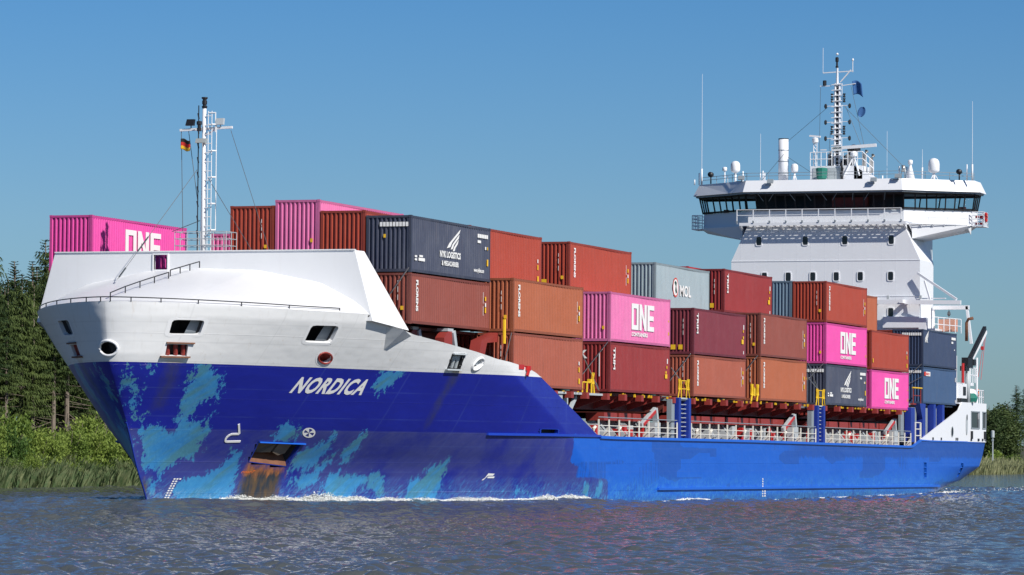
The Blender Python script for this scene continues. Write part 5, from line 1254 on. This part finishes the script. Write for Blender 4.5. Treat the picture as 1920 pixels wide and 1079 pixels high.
fg.data.update(); tag(fg, 'small black, red and gold flag flying left of the foremast', 'flag')
bf = cloth('flag', lambda u, v: (MX+.1*math.sin(5*u), -1.5-.85*u-.12*v, 34.15-1.15*v+.1*math.sin(4*u)-.15*u*u), 10, 10, [mk('blue flag cloth', (.035, .13, .34))])
tag(bf, 'blue square flag on the main mast halyard, above a small round blue one', 'flag')
bf2 = cloth('flag', lambda u, v: (MX+.06*math.sin(4*u), -2.25+.33*(2*u-1)*math.sqrt(max(.02, 1-(2*v-1)**2))-.15*(1-v), 32.0-.85*v), 8, 12, [mk('dark blue flag cloth', (.035, .12, .31))])
tag(bf2, 'small rounded blue flag below the square one on the main mast', 'flag')

# ------------------------------------------------------------------ water
def wave_h(X, Y):
    """raised water along the forebody plus the chop"""
    hb = np.where(X > -39, 0, 0)
    xr = np.array([-80, -60, -48, -40, -34, -20, -10, -8, -4, 2, 8, 15, 22, 32, 60, 90, 110, 140]); hr = np.array([0, 0.05, .40, .62, .50, .47, .48, .56, .42, .28, .18, .26, .14, .04, .06, .12, .05, 0])
    ridge = np.interp(X, xr, hr)
    yb = np.where(X < -40, 0, halfb(np.clip(X, -39.3, 97), np.full_like(X, .5)))
    d = np.maximum(np.abs(Y)-yb, 0)
    w = 5.0+np.clip(-X-20, 0, 30)*.25
    h = ridge*np.exp(-(d/w)**1.6)
    # diverging bow wave off each shoulder
    h += .30*np.exp(-((np.abs(Y)-3.0-.42*(X+46))/3.2)**2)*np.clip((X+49)/6, 0, 1)*np.exp(-np.clip(X+46, 0, 200)/26)
    return h
def chop(X, Y):
    r = np.random.RandomState(3); h = np.zeros_like(X); th0 = math.radians(25)
    for k in range(70):
        lam = 0.58*(1.9/0.58)**r.rand(); th = th0+r.randn()*.75; amp = 0.0072*lam**.75*(.5+r.rand())
        kk = 2*math.pi/lam; ph = kk*(X*math.cos(th)+Y*math.sin(th))+r.rand()*6.28+.5*np.sin(X*.11+r.rand()*6)+.5*np.sin(Y*.13+r.rand()*6)
        h += amp*np.sin(ph)
    pt = .55+.45*np.sin(X*.06+1.2*np.sin(Y*.08))*np.cos(Y*.07+.7*np.sin(X*.05))
    return h*(.65+.5*pt)
def grid_mesh(name, xs, ys, zf, mat):
    X, Y = np.meshgrid(xs, ys, indexing='ij'); Z = zf(X, Y); nx, ny = X.shape
    co = np.stack([X, Y, Z], -1).reshape(-1, 3).astype(np.float32)
    i, j = np.meshgrid(np.arange(nx-1), np.arange(ny-1), indexing='ij'); a = (i*ny+j).ravel()
    f = np.stack([a, a+ny, a+ny+1, a+1], 1).astype(np.int32)
    me = bpy.data.meshes.new(name); me.vertices.add(len(co)); me.vertices.foreach_set('co', co.ravel())
    me.loops.add(f.size); me.loops.foreach_set('vertex_index', f.ravel()); me.polygons.add(len(f))
    me.polygons.foreach_set('loop_start', np.arange(0, f.size, 4, dtype=np.int32)); me.polygons.foreach_set('loop_total', np.full(len(f), 4, np.int32))
    me.polygons.foreach_set('use_smooth', np.ones(len(f), bool)); me.update(calc_edges=True); me.validate()
    me.materials.append(MAT[mat]); o = bpy.data.objects.new(name, me); col.objects.link(o); return o
def water_mat():
    m, nt, N, L, b = new_mat('canal water')
    tc = N.new('ShaderNodeTexCoord'); o = tc.outputs['Object']
    n1 = noise(N, L, o, .05, 4)
    L.new(mixc(N, L, n1, (.064, .076, .080), (.080, .086, .084)), b.inputs['Base Color'])
    b.inputs['Roughness'].default_value = .05; b.inputs['IOR'].default_value = 1.333
    bp = N.new('ShaderNodeBump'); bp.inputs['Strength'].default_value = .35; bp.inputs['Distance'].default_value = .12
    na = noise(N, L, mapping(N, L, o, (1.0, 1.3, 1.0), (0, 0, .5)), 3.0, 4, .62); nb = noise(N, L, mapping(N, L, o, (.6, 1.5, 1), (0, 0, .4)), 2.7, 3, .6)
    L.new(math_(N, L, 'ADD', na, math_(N, L, 'MULTIPLY', nb, .4)), bp.inputs['Height']); L.new(bp.outputs[0], b.inputs['Normal'])
    return m
MAT['water'] = water_mat()
xs = np.concatenate([np.arange(-150, 30, .15), np.arange(30, 150.01, .45)]); ys = np.concatenate([np.arange(-74, 10, .15), np.arange(10, 56.01, .3)])
w = grid_mesh('water', xs, ys, lambda X, Y: wave_h(X, Y)+chop(X, Y), 'water'); tag(w, kind='structure')
w2 = grid_mesh('water', np.array([-3000., -150, 150, 1200, 6000]), np.array([-90., -74, 56]), lambda X, Y: np.full_like(X, -.12), 'water'); tag(w2, kind='structure')

# foam along the forebody
def foam_mat():
    m, nt, N, L, b = new_mat('foam'); tc = N.new('ShaderNodeTexCoord')
    L.new(mixc(N, L, noise(N, L, tc.outputs['Object'], 3.0, 4), (.50, .52, .48), (.85, .86, .84)), b.inputs['Base Color']); b.inputs['Roughness'].default_value = .8; return m
MAT['foam'] = foam_mat()
r = np.random.RandomState(11); V = []; Fc = []
def puff(x, y, z, s):
    o = len(V); k = r.randn(6, 3)*.3
    base = np.array([(1, 0, 0), (-1, 0, 0), (0, 1, 0), (0, -1, 0), (0, 0, .8), (0, 0, -.5)])
    for q in (base+k)*s: V.append((x+q[0]*1.5, y+q[1], z+q[2]*.75))
    Fc.extend([(o+a, o+b_, o+c) for a, b_, c in ((0, 2, 4), (2, 1, 4), (1, 3, 4), (3, 0, 4), (2, 0, 5), (1, 2, 5), (3, 1, 5), (0, 3, 5))])
def foam_run(xa, xb, n, amp, spread, smin=.03, smax=.10, off=0.0):
    for _ in range(n):
        t = r.rand(); x = xa+(xb-xa)*t; env = math.sin(math.pi*min(1, max(.02, t)))**.5
        env *= .55+.45*math.sin(x*1.7)*math.sin(x*.63+1)
        d = abs(r.randn())*spread*max(env, .2)+off; y = -float(halfb(x, .5))-d-.02
        z = float(wave_h(np.array([x]), np.array([y]))[0])+amp*abs(r.randn())*max(env, .1)*math.exp(-d/.6)
        puff(x, y, z+.02, smin+(smax-smin)*r.rand()**2)
foam_run(-35.6, -23.0, 22000, .26, .5, .015, .055); foam_run(-24.5, -13.0, 8000, .13, .4, .015, .05); foam_run(-21, -9.5, 900, .05, .3, .02, .08); foam_run(-11.5, -4.5, 6000, .17, .35, .015, .055); foam_run(-39.2, -35, 500, .05, .15, .02, .05); foam_run(-5, 2, 250, .03, .2, .02, .06)
foam_run(12.5, 19.5, 900, .05, .3, .03, .09); foam_run(-4, 80, 900, .02, .25, .02, .06); foam_run(45, 97, 900, .02, .5, .02, .07); foam_run(84, 103, 500, .03, 1.6, .03, .10)
for _ in range(450): x = 98+60*r.rand()**1.3; puff(x, -6-6*r.rand()+.02*(x-98), .06+.05*r.randn(), .02+.06*r.rand())
me = bpy.data.meshes.new('foam'); me.from_pydata(V, [], Fc); me.materials.append(MAT['foam']); fo = bpy.data.objects.new('foam', me); col.objects.link(fo)
tag(fo, 'white broken foam along the waterline of the bow', 'foam', kind='stuff')

# ------------------------------------------------------------------ bank and trees
def ground_mat():
    m, nt, N, L, b = new_mat('bank soil'); tc = N.new('ShaderNodeTexCoord'); o = tc.outputs['Object']
    L.new(mixc(N, L, noise(N, L, o, .6, 5), (.025, .035, .012), (.07, .06, .03)), b.inputs['Base Color']); b.inputs['Roughness'].default_value = .95; return m
MAT['ground'] = ground_mat()
def bank_z(X, Y):
    t = np.clip((Y-52.4)/7, 0, 1); return -.6+1.9*t*t*(3-2*t)+.15*np.sin(X*.5)*t+np.clip(Y-62, 0, 500)*.02
g = grid_mesh('bank', np.concatenate([np.arange(-120, 700, 2.0), [900, 2000, 6000]]), np.concatenate([np.arange(51, 63, .8), np.arange(63, 120, 6), [200, 600, 3000]]), bank_z, 'ground'); tag(g, kind='structure')
g = grid_mesh('near_bank', np.concatenate([[-3000], np.arange(-300, 300, 6.0), [3000]]), np.array([-3000., -200, -120, -95, -84, -80, -77]), lambda X, Y: np.interp(-Y, [77, 80, 84, 95], [-.5, .5, 1.4, 1.6]), 'ground'); tag(g, kind='structure')

def leaf_mat(name, ca, cb, trans=.25, scale=.8):
    m, nt, N, L, b = new_mat(name); tc = N.new('ShaderNodeTexCoord'); o = tc.outputs['Object']
    oi = N.new('ShaderNodeObjectInfo'); n1 = noise(N, L, o, scale, 3); n2 = noise(N, L, o, scale*7, 2)
    f = math_(N, L, 'ADD', math_(N, L, 'MULTIPLY', n1, .6), math_(N, L, 'MULTIPLY', n2, .4)); f = ramp(N, L, math_(N, L, 'ADD', f, math_(N, L, 'MULTIPLY', math_(N, L, 'SUBTRACT', oi.outputs['Random'], .5), .25)), .3, .7)
    L.new(mixc(N, L, f, ca, cb), b.inputs['Base Color']); b.inputs['Roughness'].default_value = .65
    b.inputs['Specular IOR Level'].default_value = .25
    out = N['Material Output']; tr = N.new('ShaderNodeBsdfTranslucent'); L.new(mixc(N, L, f, tuple(x*1.3 for x in ca), tuple(x*1.3 for x in cb)), tr.inputs[0])
    mx = N.new('ShaderNodeMixShader'); mx.inputs[0].default_value = trans; L.new(b.outputs[0], mx.inputs[1]); L.new(tr.outputs[0], mx.inputs[2]); L.new(mx.outputs[0], out.inputs[0])
    return m
MAT['spruce'] = leaf_mat('spruce needles', (.018, .043, .015), (.11, .15, .042), .2)
MAT['far_spruce'] = leaf_mat('dark spruce needles', (.025, .055, .028), (.075, .115, .048), .15)
MAT['broadleaf'] = leaf_mat('broad leaves', (.035, .065, .022), (.095, .13, .04), .25)
MAT['willow'] = leaf_mat('willow leaves', (.095, .165, .03), (.26, .34, .07), .35, .5)
MAT['dark_bush'] = leaf_mat('dark bush leaves', (.035, .08, .018), (.10, .18, .04), .25, .5)
MAT['reed'] = leaf_mat('reed leaves', (.075, .13, .05), (.31, .31, .165), .3, 1.6)
def bark_mat():
    m, nt, N, L, b = new_mat('bark'); tc = N.new('ShaderNodeTexCoord'); o = tc.outputs['Object']
    L.new(mixc(N, L, noise(N, L, mapping(N, L, o, (3, 3, .8)), 2.0, 5), (.07, .055, .04), (.30, .25, .20)), b.inputs['Base Color']); b.inputs['Roughness'].default_value = .9; return m
MAT['bark'] = bark_mat()

def tri_mesh(name, V, F, mat):
    me = bpy.data.meshes.new(name); me.from_pydata(V, [], F); me.materials.append(MAT[mat]); return me
def spruce_meshes(seed, H, base, wid, dens=1.0):
    r = np.random.RandomState(seed); V = []; F = []
    t = MB(); t.tube([(0, 0, -.5), (.05, 0, H*.5), (0, 0, H*.98)], .24, 8, .03)
    for k in range(26):       # dead lower limbs
        z = H*base*(.25+.8*r.rand()); a = r.rand()*6.28; l = .5+1.4*r.rand(); t.tube([(0, 0, z), (l*math.cos(a), l*math.sin(a), z-.15*l+.2*r.randn())], .025, 3)
    z = H*base
    while z < H*.985:
        f = (z-H*base)/(H*(1-base)); Lr = wid*(1-f)**.8*(.75+.4*r.rand())+.12
        nb = int((5+4*r.rand())*dens) if f < .9 else 4
        for k in range(nb):
            a = r.rand()*6.283; l = Lr*(.55+.55*r.rand()); ca, sa = math.cos(a), math.sin(a); up = (.30 if f > .75 else -.18-.12*r.rand())
            n = max(3, int(l/.17))
            for i in range(n):
                u = (i+.6)/n; px, py_, pz_ = ca*l*u, sa*l*u, z+up*l*u+(.12*l*u*u if f < .75 else 0)
                for q in range(4):
                    w = .055+.05*r.rand(); dl = (.18+.42*r.rand())*(1.15-.45*u)*(1 if f < .85 else .5); aa = a+r.choice((-1, 1))*(.5+.8*r.rand())
                    dx, dy = math.cos(aa)*dl*.75, math.sin(aa)*dl*.75; dz = -dl*(.35+.8*r.rand()) if f < .85 else .05
                    o = len(V); ox, oy = -math.sin(aa)*w*.5, math.cos(aa)*w*.5
                    V.extend([(px-ox, py_-oy, pz_+.03*r.randn()), (px+ox, py_+oy, pz_), (px+dx+ox*.4, py_+dy+oy*.4, pz_+dz)]); F.append((o, o+1, o+2))
        z += H*.0165*(1.15-.4*f)
    tm = t.build('trunk', 'bark'); d = tm.data; bpy.data.objects.remove(tm)
    return tri_mesh('crown', V, F, 'spruce'), d
def leafy_meshes(seed, H, wid, n, leaf, mat, up=.2, stems=6, base=.15):
    r = np.random.RandomState(seed); V = []; F = []; t = MB(); tips = []
    for k in range(stems):
        a = r.rand()*6.28; l = wid*.75*r.rand()**.5; h = H*(.6+.4*r.rand())*(1-.35*(l/wid))
        p = [(0.15*math.cos(a), .15*math.sin(a), -.3), (l*.45*math.cos(a), l*.45*math.sin(a), h*.5), (l*math.cos(a), l*math.sin(a), h*.95)]; t.tube(p, .05+H*.006, 6, .015); tips.append(p)
    cl = []
    for k in range(max(14, n//90)):
        p = tips[r.randint(len(tips))]; u = base+(1-base)*r.rand(); q = np.array(p[1])*(1-abs(2*u-1))+np.array(p[0] if u < .5 else p[2])*abs(2*u-1)
        cl.append(q+r.randn(3)*np.array([wid*.2, wid*.2, H*.05]))
    for k in range(n):
        c = cl[r.randint(len(cl))]; p = c+r.randn(3)*np.array([.42, .42, .36])*wid*.3
        if p[2] < .05: p[2] = .05+.3*r.rand()
        a = r.rand()*6.28; l = leaf*(.6+.8*r.rand()); w = l*.22; tz = (up+.5*r.randn())
        d = np.array([math.cos(a), math.sin(a), tz]); d /= np.linalg.norm(d); sd = np.cross(d, r.randn(3)); sd /= np.linalg.norm(sd)+1e-9
        o = len(V); V.extend([tuple(p), tuple(p+d*l*.5+sd*w), tuple(p+d*l), tuple(p+d*l*.5-sd*w)]); F.append((o, o+1, o+2, o+3))
    tm = t.build('trunk', 'bark'); d_ = tm.data; bpy.data.objects.remove(tm)
    return tri_mesh('crown', V, F, mat), d_
def plant(meshes, name, loc, scale, rot, label, cat, group, mat=None):
    t = empty(name, loc); t.scale = scale if hasattr(scale, '__len__') else (scale,)*3; t.rotation_euler = (0, 0, rot); tag(t, label, cat, group)
    for me, nm in zip(meshes, ('crown', 'trunk')):
        o = bpy.data.objects.new(nm, me); col.objects.link(o); o.parent = t
        if mat and nm == 'crown': o.material_slots[0].link = 'OBJECT'; o.material_slots[0].material = MAT[mat]
    return t
SP = [spruce_meshes(s, h, b, w) for s, h, b, w in ((1, 16, .34, 2.5), (2, 17.4, .42, 2.35), (3, 15, .30, 2.7), (4, 16.5, .50, 2.3))]
r = random.Random(5); n = 0
for row, (Y, dx) in enumerate(((60.5, 2.7), (63.5, 2.6), (66.5, 2.6), (70, 2.6), (74, 2.7))):
    X = 38+row*5.5
    while X < 97+row*7:
        x, y = X+r.uniform(-1, 1), Y+r.uniform(-1, 1)
        k = r.randrange(4); s = r.uniform(.86, 1.15)*(1+.025*row)
        plant(SP[k], 'spruce_tree', (x, y, float(bank_z(np.array(x), np.array(y)))-.1), (s*1.05, s*1.05, s), r.uniform(0, 6.28), ('tall spruce standing at the front edge of the left bank wood' if row == 0 else 'tall spruce standing deep in the dense wood on the left bank'), 'tree', 'spruces on the left bank')
        X += dx+r.uniform(-.5, .5); n += 1
WB = [leafy_meshes(20+k, 4.8, 2.6, 9000, .24, 'willow', 1.1, 11, .05) for k in range(3)]
X = 44
while X < 108:
    x, y = X+r.uniform(-.6, .6), 56.6+r.uniform(-.8, 1.6); s = r.uniform(.8, 1.25)
    dk = r.random() < .25
    plant(WB[r.randrange(3)], 'willow_bush' if not dk else 'bush', (x, y, .6), (s, s, s*r.uniform(.85, 1.1)), r.uniform(0, 6.28), 'bright green willow bush between the reeds and the spruce wood' if not dk else 'dark green bush at the foot of the left bank spruces', 'bush', 'bushes on the left bank', 'dark_bush' if dk else None)
    X += r.uniform(1.2, 2.2)
X = 42
while X < 110:
    s = r.uniform(.35, .6); plant(WB[r.randrange(3)], 'willow_bush', (X, 54.3+r.uniform(-.5, .9), .3), (s*1.2, s*1.2, s), r.uniform(0, 6.28), 'small willow bush standing among the reeds on the left bank', 'bush', 'bushes on the left bank')
    X += r.uniform(2.5, 6.5)
# far trees beyond the stern
FT = [leafy_meshes(40+k, 15, 4.6, 15000, .55, 'broadleaf', .1, 14, .1) for k in range(2)]
FB = [leafy_meshes(50, 3.5, 2.6, 1600, .5, 'willow', .7, 7, .05)]
far = [('s', 512, 68, 1.0), ('b', 494, 66, 1.0), ('b', 503, 72, .98), ('s', 524, 66, .97), ('s', 533, 70, 1.0), ('s', 541, 66, .92), ('b', 484, 70, .82), ('s', 549, 72, .9), ('s', 558, 68, .85), ('b', 518, 63, .7), ('b', 474, 66, .9), ('b', 464, 70, .85), ('s', 567, 70, .8), ('b', 453, 66, .9), ('b', 534, 62, .55)]
for k, x, y, s in far:
    if k == 's': plant(SP[(x+y) % 4], 'spruce_tree', (x, y, 1), (s*1.5, s*1.5, s*.98), x, 'dark spruce on the far bank right of the ship stern', 'tree', 'spruces beyond the stern', 'far_spruce')
    else: plant(FT[(x+y) % 2], 'broadleaf_tree', (x, y, 1), (s, s, s), x, 'bushy broadleaf tree on the far bank close behind the ship stern', 'tree', 'broadleaf trees beyond the stern')
for k in range(16):
    x = 440+k*8+r.uniform(-2, 2); plant(FB[0], 'willow_bush', (x, 57.5+r.uniform(-1, 1.5), .5), r.uniform(.6, 1.0), r.uniform(0, 6), 'low pale green bush on the far bank right of the stern', 'bush', 'bushes beyond the stern')
# reeds along both stretches
def reeds(name, xa, xb, n, wide, hmax, label):
    rr = np.random.RandomState(9); X = xa+(xb-xa)*rr.rand(n); Y = 52.9+rr.rand(n)**1.2*wide
    cl = .55+.55*np.sin(X*.9+2*np.sin(X*.23))*np.cos(Y*.8+X*.3)+.25*np.sin(X*2.7+Y); hh = hmax*(.45+.55*rr.rand(n))*(.65+.4*cl)
    lean = rr.randn(n, 2)*.13*hh[:, None]; z0 = bank_z(X, Y); a = rr.rand(n)*3.14; w = .010+.014*rr.rand(n)
    dx, dy = np.cos(a)*w, np.sin(a)*w
    V = np.stack([np.stack([X-dx, Y-dy, z0], 1), np.stack([X+dx, Y+dy, z0], 1), np.stack([X+lean[:, 0]*.5+dx*.8, Y+lean[:, 1]*.5+dy*.8, z0+hh*.62], 1), np.stack([X+lean[:, 0]*1.5, Y+lean[:, 1]*1.5, z0+hh], 1)], 1).reshape(-1, 3)
    o = np.arange(n)*4; F = np.stack([o, o+1, o+2, o+3], 1)
    me = bpy.data.meshes.new(name); me.from_pydata(V.tolist(), [], F.tolist()); me.materials.append(MAT['reed']); ob = bpy.data.objects.new(name, me); col.objects.link(ob); tag(ob, label, 'reeds', kind='stuff')
reeds('reeds', 40, 116, 130000, 5.0, 2.35, 'pale green and straw coloured reeds along the left bank waterline')
reeds('reeds', 400, 600, 30000, 4.0, 2.6, 'dull green reeds along the far bank right of the stern')
# navigation post on the far bank
m = MB(); m.tube([(0, 0, -.5), (0, 0, 5.9)], .11, 7); 
sg = empty('signal_post', (430, 55.5, .6)); tag(sg, 'thin grey signal post with white lamp head on the far bank right of the stern', 'post')
m.build('post', 'light_grey', sg)
m = MB(); m.lathe((0, 0, 5.4), [(.2, 0), (.3, .1), (.3, 1.2), (.1, 1.3)], 10); m.build('lamp_head', 'light_grey', sg)
m = MB(); m.box(-.45, .45, -.1, .1, 4.9, 5.2); m.build('bracket', 'grey', sg)
